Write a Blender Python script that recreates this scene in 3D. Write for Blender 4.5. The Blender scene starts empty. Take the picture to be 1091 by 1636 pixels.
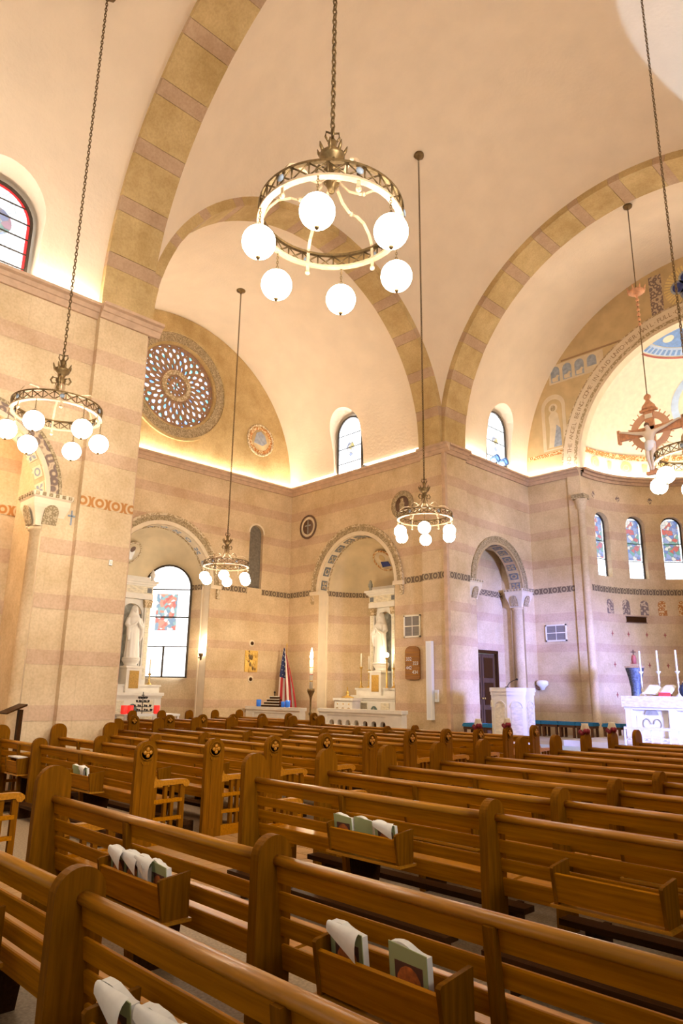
import bpy, bmesh, math, random
from mathutils import Vector, Matrix
from math import sin, cos, pi, radians, sqrt
random.seed(7)
scn = bpy.context.scene
COL = scn.collection

# ------------------------------------------------------------------ camera
CAM_H = 1.68
def _camera():
    yaw, pit, rol = radians(45.835), radians(14.436), radians(0.757)
    fw = Vector((-sin(yaw)*cos(pit), cos(yaw)*cos(pit), sin(pit)))
    rt = Vector((cos(yaw), sin(yaw), 0)); up = rt.cross(fw)
    r2 = rt*cos(rol) + up*sin(rol); u2 = up*cos(rol) - rt*sin(rol)
    cd = bpy.data.cameras.new('camera'); cam = bpy.data.objects.new('camera', cd); COL.objects.link(cam)
    cd.sensor_fit = 'VERTICAL'; cd.sensor_height = 36.0; cd.lens = 1119.9/1636*36.0
    cd.clip_start = 0.05; cd.clip_end = 200
    M = Matrix((( r2.x, u2.x, -fw.x, 0), (r2.y, u2.y, -fw.y, 0), (r2.z, u2.z, -fw.z, CAM_H), (0, 0, 0, 1)))
    cam.matrix_world = M
    scn.camera = cam
_camera()

# ------------------------------------------------------------------ world, lights, exposure
vs = scn.view_settings
vs.view_transform = 'Standard'; vs.look = 'None'; vs.exposure = 0.53; vs.gamma = 1.0; vs.use_curve_mapping = False
cy = scn.cycles; cy.max_bounces = 6; cy.diffuse_bounces = 3; cy.glossy_bounces = 2; cy.transmission_bounces = 2; cy.caustics_reflective = False; cy.caustics_refractive = False; cy.adaptive_threshold = 0.05
w = bpy.data.worlds.new('world'); scn.world = w; w.use_nodes = True
w.node_tree.nodes['Background'].inputs[0].default_value = (1.0, 0.97, 0.93, 1)
w.node_tree.nodes['Background'].inputs[1].default_value = 0.2
def area(name, loc, target, sx, sy, power, color, spread=180):
    l = bpy.data.lights.new(name, 'AREA'); l.shape = 'RECTANGLE'; l.size = sx; l.size_y = sy
    l.energy = power; l.color = color; l.spread = radians(spread)
    o = bpy.data.objects.new(name, l); COL.objects.link(o); o.location = loc
    o.rotation_euler = (Vector(target)-Vector(loc)).to_track_quat('-Z', 'Y').to_euler()
    o['kind'] = 'helper'
    return o
# added fill lights out of view: nave rear, right transept and right side
area('nave_rear_fill', (-6.5, -9.5, 6.5), (-8, 9, 5.0), 9, 7, 90, (1.0, 0.93, 0.84))  # unseen fill added behind the camera; no window is built there
area('right_transept_fill', (6.3, 11.45, 11.6), (-12, 11.45, 8.0), 2.8, 2.8, 500, (1.0, 0.88, 0.74))  # unseen fill added where a mirrored rose would be; that wall is closed
area('right_side_fill', (5.2, 1.8, 5.6), (-12.5, 4.8, 6.2), 5.5, 3.0, 230, (1.0, 0.94, 0.86), 75)  # added to brighten the left nave wall and pier; no side windows built
def spot(name, loc, target, power, color, angle, blend, soft=0.03):
    l = bpy.data.lights.new(name, 'SPOT'); l.energy = power; l.color = color; l.spot_size = radians(angle); l.spot_blend = blend
    l.shadow_soft_size = soft
    o = bpy.data.objects.new(name, l); COL.objects.link(o); o.location = loc
    o.rotation_euler = (Vector(target)-Vector(loc)).to_track_quat('-Z', 'Y').to_euler(); o['kind'] = 'helper'
    return o
spot('transept_projector', (5.9, 11.1, 3.8), (-11.0, 20.9, 4.3), 8000, (0.42, 0.56, 1.0), 34, 0.6, 1.2)
spot('transept_wash', (5.9, 11.0, 2.6), (-11.6, 20.3, 1.6), 27000, (0.22, 0.27, 1.0), 25, 0.7, 0.9)
spot('vault_patch_spot', (-0.95, 16.1, 9.6), (-0.05, 14.8, 19.6), 1500, (0.42, 0.66, 1.0), 69, 0.04)  # added spot that makes the pale vault patch; its real cause is unknown

# ------------------------------------------------------------------ materials
MATS = {}
def mat(name, col, rough=0.6, metal=0.0, var=0.0, vscale=4.0, bump=0.0, bscale=40.0, emit=0.0, ecol=None, spec=0.5, stretch=None, coat=0.0):
    if name in MATS: return MATS[name]
    m = bpy.data.materials.new(name); m.use_nodes = True; nt = m.node_tree; N = nt.nodes; L = nt.links
    b = N['Principled BSDF']
    b.inputs['Base Color'].default_value = (*col, 1); b.inputs['Roughness'].default_value = rough; b.inputs['Metallic'].default_value = metal
    b.inputs['Specular IOR Level'].default_value = spec
    if coat: b.inputs['Coat Weight'].default_value = coat; b.inputs['Coat Roughness'].default_value = 0.25
    if emit:
        b.inputs['Emission Color'].default_value = (*(ecol or col), 1); b.inputs['Emission Strength'].default_value = emit
    if var or bump:
        tc = N.new('ShaderNodeTexCoord'); mp = N.new('ShaderNodeMapping'); L.new(tc.outputs['Object'], mp.inputs[0])
        if stretch: mp.inputs['Scale'].default_value = stretch
    if var:
        n = N.new('ShaderNodeTexNoise'); n.inputs['Scale'].default_value = vscale; n.inputs['Detail'].default_value = 6; L.new(mp.outputs[0], n.inputs['Vector'])
        r = N.new('ShaderNodeValToRGB'); r.color_ramp.elements[0].position = 0.3; r.color_ramp.elements[1].position = 0.7
        r.color_ramp.elements[0].color = (*[max(0, c*(1-var)) for c in col], 1); r.color_ramp.elements[1].color = (*[min(1, c*(1+var*0.6)) for c in col], 1)
        L.new(n.outputs['Fac'], r.inputs[0]); L.new(r.outputs[0], b.inputs['Base Color'])
    if bump:
        n2 = N.new('ShaderNodeTexNoise'); n2.inputs['Scale'].default_value = bscale; n2.inputs['Detail'].default_value = 4; L.new(mp.outputs[0], n2.inputs['Vector'])
        bp = N.new('ShaderNodeBump'); bp.inputs['Strength'].default_value = bump; bp.inputs['Distance'].default_value = 0.02
        L.new(n2.outputs['Fac'], bp.inputs['Height']); L.new(bp.outputs[0], b.inputs['Normal'])
    MATS[name] = m
    return m

def stone(name, col, dark):
    """plastered ashlar: blotchy buff with faint block joints"""
    m = mat(name, col, 0.8, spec=0.25); nt = m.node_tree; N = nt.nodes; L = nt.links; b = N['Principled BSDF']
    g = N.new('ShaderNodeNewGeometry')
    n = N.new('ShaderNodeTexNoise'); n.inputs['Scale'].default_value = 0.9; n.inputs['Detail'].default_value = 10; n.inputs['Roughness'].default_value = 0.68
    L.new(g.outputs['Position'], n.inputs['Vector'])
    r = N.new('ShaderNodeValToRGB'); e = r.color_ramp.elements; e[0].position = 0.36; e[1].position = 0.64
    e[0].color = (*dark, 1); e[1].color = (*[min(1, c*1.08) for c in col], 1)
    L.new(n.outputs['Fac'], r.inputs[0])
    n3 = N.new('ShaderNodeTexNoise'); n3.inputs['Scale'].default_value = 22; n3.inputs['Detail'].default_value = 3; L.new(g.outputs['Position'], n3.inputs['Vector'])
    mx = N.new('ShaderNodeMix'); mx.data_type = 'RGBA'; mx.blend_type = 'MULTIPLY'; mx.inputs[0].default_value = 0.35
    L.new(r.outputs[0], mx.inputs[6])
    r3 = N.new('ShaderNodeValToRGB'); r3.color_ramp.elements[0].position = 0.35; r3.color_ramp.elements[0].color = (0.72, 0.66, 0.58, 1); r3.color_ramp.elements[1].position = 0.6
    L.new(n3.outputs['Fac'], r3.inputs[0]); L.new(r3.outputs[0], mx.inputs[7])
    # faint vertical joints, world x+y along the wall
    sep = N.new('ShaderNodeSeparateXYZ'); L.new(g.outputs['Position'], sep.inputs[0])
    ad = N.new('ShaderNodeMath'); ad.operation = 'ADD'; L.new(sep.outputs[0], ad.inputs[0]); L.new(sep.outputs[1], ad.inputs[1])
    fr = N.new('ShaderNodeMath'); fr.operation = 'FRACT'; dv = N.new('ShaderNodeMath'); dv.operation = 'DIVIDE'; dv.inputs[1].default_value = 0.86
    L.new(ad.outputs[0], dv.inputs[0]); L.new(dv.outputs[0], fr.inputs[0])
    lt = N.new('ShaderNodeMath'); lt.operation = 'LESS_THAN'; lt.inputs[1].default_value = 0.018; L.new(fr.outputs[0], lt.inputs[0])
    ml = N.new('ShaderNodeMath'); ml.operation = 'MULTIPLY'; ml.inputs[1].default_value = 0.16; L.new(lt.outputs[0], ml.inputs[0])
    mj = N.new('ShaderNodeMix'); mj.data_type = 'RGBA'; L.new(ml.outputs[0], mj.inputs[0]); L.new(mx.outputs[2], mj.inputs[6]); mj.inputs[7].default_value = (0.42, 0.3, 0.18, 1)
    L.new(mj.outputs[2], b.inputs['Base Color'])
    bp = N.new('ShaderNodeBump'); bp.inputs['Strength'].default_value = 0.12; bp.inputs['Distance'].default_value = 0.02; L.new(n3.outputs['Fac'], bp.inputs['Height']); L.new(bp.outputs[0], b.inputs['Normal'])
    return m

BUFF = stone('stone_buff', (0.72, 0.555, 0.355), (0.61, 0.44, 0.25))
PINK = stone('stone_pink', (0.645, 0.455, 0.305), (0.56, 0.37, 0.225))
RIBB = stone('stone_rib', (0.6, 0.435, 0.21), (0.46, 0.31, 0.125))
RIBP = stone('stone_rib_pink', (0.53, 0.37, 0.24), (0.44, 0.285, 0.17))
VAULT = mat('vault_plaster', (0.84, 0.685, 0.51), 0.9, var=0.05, vscale=1.5, bump=0.45, bscale=12, spec=0.1)
REVEAL = mat('reveal_plaster', (0.86, 0.76, 0.6), 0.9, spec=0.1)
CORN = mat('cornice_stone', (0.6, 0.4, 0.26), 0.8, var=0.15, vscale=6, bump=0.1)
NICHE = mat('niche_plaster', (0.7, 0.55, 0.33), 0.85, var=0.14, vscale=1.6)
PALE = mat('pale_plaster', (0.78, 0.64, 0.45), 0.85, var=0.06)
MARB = mat('white_marble', (0.83, 0.78, 0.70), 0.35, var=0.06, vscale=5)
MARBY = mat('veined_marble', (0.8, 0.72, 0.55), 0.3, var=0.22, vscale=9, stretch=(1, 1, 2.5))
MARBG = mat('grey_marble', (0.42, 0.4, 0.33), 0.35, var=0.35, vscale=8)
def wood(name, col, rough=0.42, stretch=(1, 22, 22), var=0.3, coat=0.0, spec=0.03):
    return mat(name, col, rough, var=var, vscale=2.2, bump=0.03, bscale=6, stretch=stretch, coat=coat, spec=spec)
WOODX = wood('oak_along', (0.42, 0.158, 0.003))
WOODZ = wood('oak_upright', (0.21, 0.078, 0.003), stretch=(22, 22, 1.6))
WOODL = wood('oak_rail', (0.46, 0.19, 0.012), rough=0.3, coat=0.2, spec=0.25)
WOODD = wood('oak_dark', (0.055, 0.022, 0.007), rough=0.35)
DOORW = wood('walnut_door', (0.11, 0.06, 0.035), stretch=(14, 14, 1.2))
BRONZE = mat('aged_bronze', (0.21, 0.135, 0.055), 0.42, 0.75, var=0.35, vscale=30)
GILT = mat('gilt_brass', (0.58, 0.41, 0.25), 0.45, 0.35, var=0.2, vscale=20)
GOLD = mat('gold', (0.75, 0.5, 0.14), 0.3, 0.85, var=0.2, vscale=30)
DARK = mat('dark_iron', (0.03, 0.026, 0.024), 0.5, 0.5)
GLOBE = mat('lit_globe', (1, 0.97, 0.9), 0.3, emit=23.0, ecol=(1.0, 0.9, 0.74))
COVE = mat('cove_strip', (1, 0.9, 0.72), 0.5, emit=46.0, ecol=(1.0, 0.93, 0.81))
WHITE = mat('white_paint', (0.85, 0.85, 0.84), 0.5)
CREAM = mat('cream_paint', (0.82, 0.74, 0.58), 0.5)
FLAME = mat('candle_flame', (1, 0.9, 0.6), 0.5, emit=60, ecol=(1.0, 0.86, 0.6))
WAX = mat('candle_wax', (0.88, 0.82, 0.68), 0.5)
BLUEV = mat('blue_velvet', (0.02, 0.2, 0.42), 0.8, var=0.15, vscale=20)
MOTIF = mat('motif_slate', (0.2, 0.21, 0.22), 0.8, var=0.3, vscale=20)
MOTIFB = mat('motif_blue', (0.28, 0.33, 0.4), 0.8, var=0.2, vscale=20)
GREYB = mat('grille_mesh', (0.22, 0.19, 0.16), 0.7)
PAGE = mat('paper', (0.86, 0.83, 0.76), 0.75, var=0.05, vscale=30)
COVER = mat('cover_green', (0.4, 0.46, 0.22), 0.55)
PICT = mat('cover_picture', (0.62, 0.17, 0.035), 0.55, var=0.6, vscale=26)
PICTD = mat('cover_picture_dark', (0.12, 0.05, 0.03), 0.55)
RED = mat('red_glass', (0.7, 0.02, 0.02), 0.3, emit=0.35, ecol=(1, 0.05, 0.03))
BLUEG = mat('blue_glass', (0.03, 0.17, 0.75), 0.2, emit=0.05, ecol=(0.05, 0.3, 1))

# ------------------------------------------------------------------ mesh helpers
class MB:
    """collects shapes into ONE mesh"""
    def __init__(s): s.v = []; s.f = []; s.sm = []
    def add(s, vs, fs, smooth=False):
        o = len(s.v); s.v += [tuple(p) for p in vs]
        s.f += [tuple(i+o for i in f) for f in fs]; s.sm += [smooth]*len(fs)
        return s
    def box(s, x0, x1, y0, y1, z0, z1, M=None):
        p = [Vector(q) for q in ((x0,y0,z0),(x1,y0,z0),(x1,y1,z0),(x0,y1,z0),(x0,y0,z1),(x1,y0,z1),(x1,y1,z1),(x0,y1,z1))]
        if M is not None: p = [M @ q for q in p]
        return s.add(p, ((0,3,2,1),(4,5,6,7),(0,1,5,4),(1,2,6,5),(2,3,7,6),(3,0,4,7)))
    def prism(s, poly, mp, d0, d1, smooth=False):
        """extrude 2D outline; mp(a, b, d) -> world point"""
        n = len(poly)
        vs = [mp(a, b, d0) for a, b in poly] + [mp(a, b, d1) for a, b in poly]
        s.add(vs, [tuple(range(n))[::-1], tuple(range(n, 2*n))])
        o = len(s.v) - 2*n
        for i in range(n):
            j = (i+1) % n; s.f.append((o+i, o+j, o+n+j, o+n+i)); s.sm.append(smooth)
        return s
    def lathe(s, prof, c=(0,0,0), n=16, M=None, mod=None):
        vs = []; k = len(prof)
        for i in range(n):
            a = 2*pi*i/n
            for r, z in prof:
                q = r*(mod(a, z) if mod else 1)
                p = Vector((q*cos(a), q*sin(a), z))
                if M is not None: p = M @ p
                vs.append(p + Vector(c))
        fs = []
        for i in range(n):
            j = (i+1) % n
            for q in range(k-1): fs.append((i*k+q, j*k+q, j*k+q+1, i*k+q+1))
        if prof[0][0] > 1e-6: fs.append(tuple(i*k for i in range(n))[::-1])
        if prof[-1][0] > 1e-6: fs.append(tuple(i*k+k-1 for i in range(n)))
        return s.add(vs, fs, True)
    def sphere(s, c, r, n=16, m=10, sc=(1,1,1)):
        return s.lathe([(r*sin(pi*i/m), -r*cos(pi*i/m)) for i in range(m+1)], (0,0,0), n, Matrix.Translation(c) @ Matrix.Diagonal((*sc, 1)))
    def tube(s, pts, r, n=8, closed=False):
        pts = [Vector(p) for p in pts]; k = len(pts); vs = []; up = None
        for i, p in enumerate(pts):
            a = pts[(i-1) % k] if (closed or i > 0) else p; b = pts[(i+1) % k] if (closed or i < k-1) else p
            t = (b-a).normalized()
            if up is None:
                up = Vector((0,0,1)) if abs(t.z) < 0.9 else Vector((1,0,0))
            x = t.cross(up); x = x.normalized() if x.length > 1e-6 else t.orthogonal().normalized()
            y = t.cross(x).normalized(); up = -y if False else up
            rr = r[i] if isinstance(r, (list, tuple)) else r
            for j in range(n):
                an = 2*pi*j/n; vs.append(p + x*(rr*cos(an)) + y*(rr*sin(an)))
        fs = []
        for i in range(k if closed else k-1):
            i2 = (i+1) % k
            for j in range(n): fs.append((i*n+j, i*n+(j+1) % n, i2*n+(j+1) % n, i2*n+j))
        if not closed: fs += [tuple(range(n))[::-1], tuple((k-1)*n+j for j in range(n))]
        return s.add(vs, fs, True)
    def mesh(s, name):
        me = bpy.data.meshes.new(name); me.from_pydata([tuple(v) for v in s.v], [], s.f); me.update()
        me.polygons.foreach_set('use_smooth', s.sm)
        bm = bmesh.new(); bm.from_mesh(me); bmesh.ops.recalc_face_normals(bm, faces=bm.faces); bm.to_mesh(me); bm.free()
        return me
    def build(s, name, m, parent=None, loc=None, **kw):
        return link(name, s.mesh(name), m, parent, loc, **kw)
def link(name, me, m=None, parent=None, loc=None, **kw):
    o = bpy.data.objects.new(name, me); COL.objects.link(o)
    if m is not None and not me.materials: me.materials.append(m)
    if parent is not None: o.parent = parent
    if loc is not None: o.location = loc
    for k, v in kw.items(): o[k] = v
    return o
def thing(name, label, cat, loc=(0,0,0), rz=0, group=None):
    o = bpy.data.objects.new(name, None); COL.objects.link(o); o.location = loc; o.rotation_euler = (0,0,rz)
    o.empty_display_size = 0.1; o['label'] = label; o['category'] = cat
    if group: o['group'] = group
    return o
def tag(o, label, cat, group=None):
    o['label'] = label; o['category'] = cat
    if group: o['group'] = group
    return o
def struct(name, loc=(0,0,0)):
    o = bpy.data.objects.new(name, None); COL.objects.link(o); o.location = loc; o['kind'] = 'structure'; o.empty_display_size = 0.1
    return o
def copy_tree(o, parent=None):
    c = o.copy(); COL.objects.link(c); c.parent = parent
    for ch in list(o.children): copy_tree(ch, c)
    return c
def arcpts(cx, cz, r, a0, a1, n): return [(cx + r*cos(a0+(a1-a0)*i/n), cz + r*sin(a0+(a1-a0)*i/n)) for i in range(n+1)]
def archpoly(c, hw, z0, zs, n=16):
    """outline of a round-headed opening"""
    return [(c-hw, z0), (c+hw, z0)] + arcpts(c, zs, hw, 0, pi, n)
def planX(c, sgn=1): return lambda a, b, d: Vector((c + sgn*d, a, b))     # wall plane x=c, depth along +-x
def planY(c, sgn=1): return lambda a, b, d: Vector((a, c + sgn*d, b))

def fill2d(outline, holes):
    """flat mesh (verts, faces) of an outline with holes, in the xy plane"""
    cu = bpy.data.curves.new('tmp', 'CURVE'); cu.dimensions = '2D'; cu.fill_mode = 'BOTH'
    for poly in [outline] + holes:
        sp = cu.splines.new('POLY'); sp.points.add(len(poly)-1); sp.use_cyclic_u = True
        for p, (a, b) in zip(sp.points, poly): p.co = (a, b, 0, 1)
    ob = bpy.data.objects.new('tmp', cu); COL.objects.link(ob)
    dg = bpy.context.evaluated_depsgraph_get()
    me = bpy.data.meshes.new_from_object(ob.evaluated_get(dg))
    bpy.data.objects.remove(ob); bpy.data.curves.remove(cu)
    vs = [(v.co.x, v.co.y) for v in me.vertices]; fs = [tuple(p.vertices) for p in me.polygons]
    bpy.data.meshes.remove(me)
    return vs, fs
def slab(outline, holes, mp, t):
    """bmesh of a wall slab: face at d=0, back at d=t, with reveals"""
    vs, fs = fill2d(outline, holes)
    bm = bmesh.new()
    A = [bm.verts.new(mp(a, b, 0)) for a, b in vs]
    for f in fs:
        try: bm.faces.new([A[i] for i in f])
        except ValueError: pass
    bmesh.ops.remove_doubles(bm, verts=bm.verts, dist=1e-4)
    r = bmesh.ops.extrude_face_region(bm, geom=bm.faces[:])
    off = mp(0, 0, t) - mp(0, 0, 0)
    bmesh.ops.translate(bm, verts=[e for e in r['geom'] if isinstance(e, bmesh.types.BMVert)], vec=off)
    bmesh.ops.recalc_face_normals(bm, faces=bm.faces)
    return bm
BANDS = [(1.14,1.40),(2.09,2.34),(3.06,3.32),(4.05,4.33),(5.88,6.15),(6.87,7.15),(7.88,8.20)]
def courses(bm, parent, shift=Vector((0,0,0)), lo=0.0, hi=9.2):
    """cut a wall into its stone courses, pink ones slightly proud; each course is a piece of its own"""
    zs = sorted({z for b in BANDS for z in b if lo < z < hi} | {5.1})
    for z in zs:
        bmesh.ops.bisect_plane(bm, geom=bm.verts[:]+bm.edges[:]+bm.faces[:], plane_co=(0,0,z), plane_no=(0,0,1))
    edges = [-9] + zs + [99]
    for a, b in zip(edges[:-1], edges[1:]):
        pink = any(abs(a-p) < 1e-3 and abs(b-q) < 1e-3 for p, q in BANDS)
        fs = [f for f in bm.faces if a-1e-4 <= f.calc_center_median().z <= b+1e-4]
        if not fs: continue
        nb = bmesh.new(); mp = {}
        for f in fs:
            for v in f.verts:
                if v not in mp: mp[v] = nb.verts.new(v.co + (shift if pink else Vector((0,0,0))))
            try: nf = nb.faces.new([mp[v] for v in f.verts]); nf.smooth = f.smooth
            except ValueError: pass
        me = bpy.data.meshes.new('stone_course'); nb.to_mesh(me); nb.free()
        link('stone_course', me, PINK if pink else BUFF, parent)
    bm.free()
def bm_obj(bm, name, m, parent=None, **kw):
    me = bpy.data.meshes.new(name); bm.to_mesh(me); bm.free(); return link(name, me, m, parent, **kw)
def boolcut(me, cutters):
    """mesh minus closed cutter meshes"""
    ob = bpy.data.objects.new('tmp', me); COL.objects.link(ob); cs = []
    for c in cutters:
        co = bpy.data.objects.new('tmpc', c); COL.objects.link(co); cs.append(co)
        md = ob.modifiers.new('b', 'BOOLEAN'); md.operation = 'DIFFERENCE'; md.solver = 'EXACT'; md.object = co
    dg = bpy.context.evaluated_depsgraph_get()
    out = bpy.data.meshes.new_from_object(ob.evaluated_get(dg))
    bpy.data.objects.remove(ob)
    for c in cs: bpy.data.objects.remove(c)
    return out
def evalmesh(ob):
    dg = bpy.context.evaluated_depsgraph_get(); me = bpy.data.meshes.new_from_object(ob.evaluated_get(dg)); bpy.data.objects.remove(ob); return me
# ------------------------------------------------------------------ patterned materials
def pattern(name, base, dark, light, period, zc=5.1, mode='wall'):
    """painted frieze: ring-and-cross motif repeating along the wall"""
    m = mat(name, base, 0.8, spec=0.2); nt = m.node_tree; N = nt.nodes; L = nt.links; b = N['Principled BSDF']
    g = N.new('ShaderNodeNewGeometry'); s = N.new('ShaderNodeSeparateXYZ'); L.new(g.outputs['Position'], s.inputs[0])
    def mth(op, a, bb=None, v=None):
        n = N.new('ShaderNodeMath'); n.operation = op
        L.new(a, n.inputs[0]) if not isinstance(a, float) else None
        if bb is not None: L.new(bb, n.inputs[1])
        if v is not None: n.inputs[1].default_value = v
        return n.outputs[0]
    if mode == 'wall':
        u = mth('ADD', s.outputs[0], s.outputs[1]); u = mth('DIVIDE', u, v=period); u = mth('FRACT', u); u = mth('SUBTRACT', u, v=0.5)
        v = mth('SUBTRACT', s.outputs[2], v=zc); v = mth('DIVIDE', v, v=period)
        d = mth('SQRT', mth('ADD', mth('MULTIPLY', u, u), mth('MULTIPLY', v, v)))
        w_ = mth('SINE', mth('MULTIPLY', d, v=24.0))
    else:
        n = N.new('ShaderNodeTexVoronoi'); n.inputs['Scale'].default_value = period; L.new(g.outputs['Position'], n.inputs['Vector'])
        w_ = mth('SINE', mth('MULTIPLY', n.outputs['Distance'], v=11.0))
    r = N.new('ShaderNodeValToRGB'); e = r.color_ramp.elements
    e[0].position = 0.35; e[0].color = (*dark, 1); e[1].position = 0.6; e[1].color = (*base, 1); x = e.new(0.95); x.color = (*light, 1)
    w2 = mth('MULTIPLY', mth('ADD', w_, v=1.0), v=0.5)
    L.new(w2, r.inputs[0]); L.new(r.outputs[0], b.inputs['Base Color'])
    return m
FRIEZE = pattern('painted_frieze', (0.36, 0.26, 0.15), (0.17, 0.12, 0.08), (0.5, 0.38, 0.23), 0.34)
FRIEZEO = pattern('painted_frieze_orange', (0.58, 0.37, 0.17), (0.46, 0.2, 0.06), (0.62, 0.47, 0.3), 0.33)
CARVED = pattern('carved_band', (0.44, 0.33, 0.19), (0.3, 0.22, 0.12), (0.52, 0.4, 0.25), 15.0, mode='v')
CARVEDP = pattern('carved_band_pale', (0.6, 0.46, 0.28), (0.42, 0.3, 0.16), (0.7, 0.56, 0.38), 8.0, mode='v')
VINE = pattern('painted_vine', (0.44, 0.3, 0.2), (0.24, 0.17, 0.14), (0.62, 0.48, 0.32), 7.0, mode='v')
ORANGE = pattern('orange_mosaic', (0.62, 0.36, 0.13), (0.5, 0.2, 0.06), (0.75, 0.6, 0.36), 10.0, mode='v')
FRESCO = mat('fresco_ochre', (0.62, 0.44, 0.22), 0.85, var=0.16, vscale=2)
FRESCOL = mat('fresco_light', (0.72, 0.58, 0.38), 0.85, var=0.12, vscale=3)
FRESCOB = mat('fresco_blue', (0.36, 0.38, 0.42), 0.85, var=0.25, vscale=9)
MOSG = mat('mosaic_gold', (0.82, 0.74, 0.56), 0.6, var=0.08, vscale=6)
MOSY = mat('mosaic_yellow', (0.8, 0.6, 0.24), 0.6, var=0.15, vscale=8)
MOSB = mat('mosaic_blue', (0.16, 0.3, 0.62), 0.6, var=0.25, vscale=9)
MOSLB = mat('mosaic_light_blue', (0.5, 0.62, 0.82), 0.6, var=0.12, vscale=6)
NAVY = mat('mosaic_navy', (0.03, 0.05, 0.22), 0.6, var=0.2, vscale=10)
STARR = mat('mosaic_red', (0.4, 0.1, 0.07), 0.7)
LETTER = mat('letter_brown', (0.36, 0.22, 0.11), 0.8)

# ------------------------------------------------------------------ dimensions (metres)
XL, XR, XC = -12.6, -0.5, -6.55           # nave walls and axis
YT0, YT1, CY = 6.4, 16.5, 11.45           # crossing / transept
XT = -19.85                               # transept end wall
YE = 21.5                                 # chancel end wall
ZT, ZV = 9.15, 9.3                        # cornice top, vault springing
RN, RT = 6.05, 5.08                       # vault radii
ZS = 5.1                                  # arch springing of the wall arches

def wall(name, outline, holes, mp, t, shift, cut=True):
    p = struct(name); bm = slab(outline, holes, mp, t)
    if cut: courses(bm, p, Vector(shift))
    else: bm_obj(bm, 'wall_face', BUFF, p)
    return p
def rect(a0, a1, z0, z1): return [(a0, z0), (a1, z0), (a1, z1), (a0, z1)]

# ------------------------------------------------------------------ floors
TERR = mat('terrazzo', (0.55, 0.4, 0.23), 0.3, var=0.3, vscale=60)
GROUT = mat('floor_grout', (0.24, 0.14, 0.06), 0.7)
TILEA = mat('quarry_tile', (0.56, 0.33, 0.13), 0.35, var=0.25, vscale=5)
CHFL = mat('chancel_marble', (0.72, 0.66, 0.58), 0.25, var=0.12, vscale=3)
CARPET = mat('chancel_carpet', (0.42, 0.52, 0.62), 0.9, var=0.1, vscale=30)
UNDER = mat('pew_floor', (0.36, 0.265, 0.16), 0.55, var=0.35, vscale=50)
fl = struct('floor')
MB().box(-21.9, 7.2, -10, 26.2, -0.2, -0.012).build('floor_bed', TERR, fl)
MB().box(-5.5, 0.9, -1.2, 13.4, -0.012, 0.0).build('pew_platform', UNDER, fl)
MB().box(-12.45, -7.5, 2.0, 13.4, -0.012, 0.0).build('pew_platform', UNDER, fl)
MB().box(-5.5, 0.9, -9, -1.2, -0.012, 0.0).build('pew_platform', TERR, fl)
MB().box(-7.5, -5.5, -9, 14.2, -0.012, -0.004).build('aisle_grout', GROUT, fl)
tile = MB().box(0.006, 0.219, 0.006, 0.219, -0.004, 0.002).mesh('floor_tile'); tile.materials.append(TILEA)
for j in range(24):
    for i in range(9):
        link('floor_tile', tile, None, fl, (-7.5+0.222*i, 1.6+0.225*j, 0))
MB().box(-7.5, -5.5, 7.02, 14.2, -0.004, 0.001).build('aisle_paving', TILEA, fl)
ch = struct('chancel_floor')
for i, (y, z) in enumerate(((14.25, 0.15), (14.65, 0.30), (15.05, 0.45))):
    MB().box(XL, XR, y, 26, z-0.16, z).build('step', CHFL, ch)
MB().box(-9.3, -3.8, 16.9, 21.0, 0.45, 0.60).build('predella', CHFL, ch)
MB().box(-10.6, -2.5, 15.6, 16.88, 0.45, 0.462).build('carpet', CARPET, ch)

# ------------------------------------------------------------------ left nave wall with arcade arch
wall('wall_left', rect(-10, 5.3, 0, ZT), [archpoly(3.36, 1.36, 0.02, ZS)], planX(XL, -1), 0.55, (0.008, 0, 0))
p = struct('wall_left_alcove')
bm = slab(rect(1.2, 5.25, 0, 7.2), [], planX(-14.3, -1), 0.2); courses(bm, p, Vector((0.008, 0, 0)))
for y0 in (1.35, 4.95):
    MB().box(-14.3, XL-0.5, y0-0.15, y0+0.15, 0, 7.0).build('alcove_cheek', BUFF, p)
MB().box(-14.3, XL-0.5, 1.3, 5.2, 6.85, 7.0).build('alcove_ceiling', PALE, p)
MB().box(-14.32, -14.28, 1.3, 5.0, 5.0, 5.2).build('frieze', FRIEZEO, p)
# a plinth pilaster in the alcove
MB().box(-14.28, -14.16, 4.1, 4.4, 0, 5.0).build('pilaster_strip', BUFF, p)

# near left crossing pier
pr = struct('wall_pier_near')
bm = bmesh.new(); bmesh.ops.create_cube(bm, size=1, matrix=Matrix.Translation((-13.0, 5.83, ZT/2)) @ Matrix.Diagonal((1.1, 1.06, ZT, 1)))
courses(bm, pr, Vector((0.006, 0, 0)))
MB().box(-13.5, -12.53, 6.36, 6.42, 0, ZT).build('corner_bead', CORN, pr)
MB().box(-12.456, -12.438, 5.3, 6.37, 5.0, 5.2).build('frieze', FRIEZEO, pr)

# transept walls
wall('wall_transept_near', rect(XT, -13.5, 0, ZT), [], planY(YT0+0.1, -1), 0.3, (0, 0.008, 0))
wt = wall('wall_transept_end', rect(YT0, 16.65, 0, ZT), [archpoly(11.4, 1.78, 0.02, ZS), archpoly(15.03, 0.3, 5.22, 7.2, 10)], planX(XT, -1), 0.4, (0.008, 0, 0))
wf = wall('wall_transept_far', rect(XT, -13.35, 0, ZT), [archpoly(-16.45, 1.78, 0.02, ZS)], planY(16.65, 1), 0.4, (0, -0.008, 0))
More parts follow.
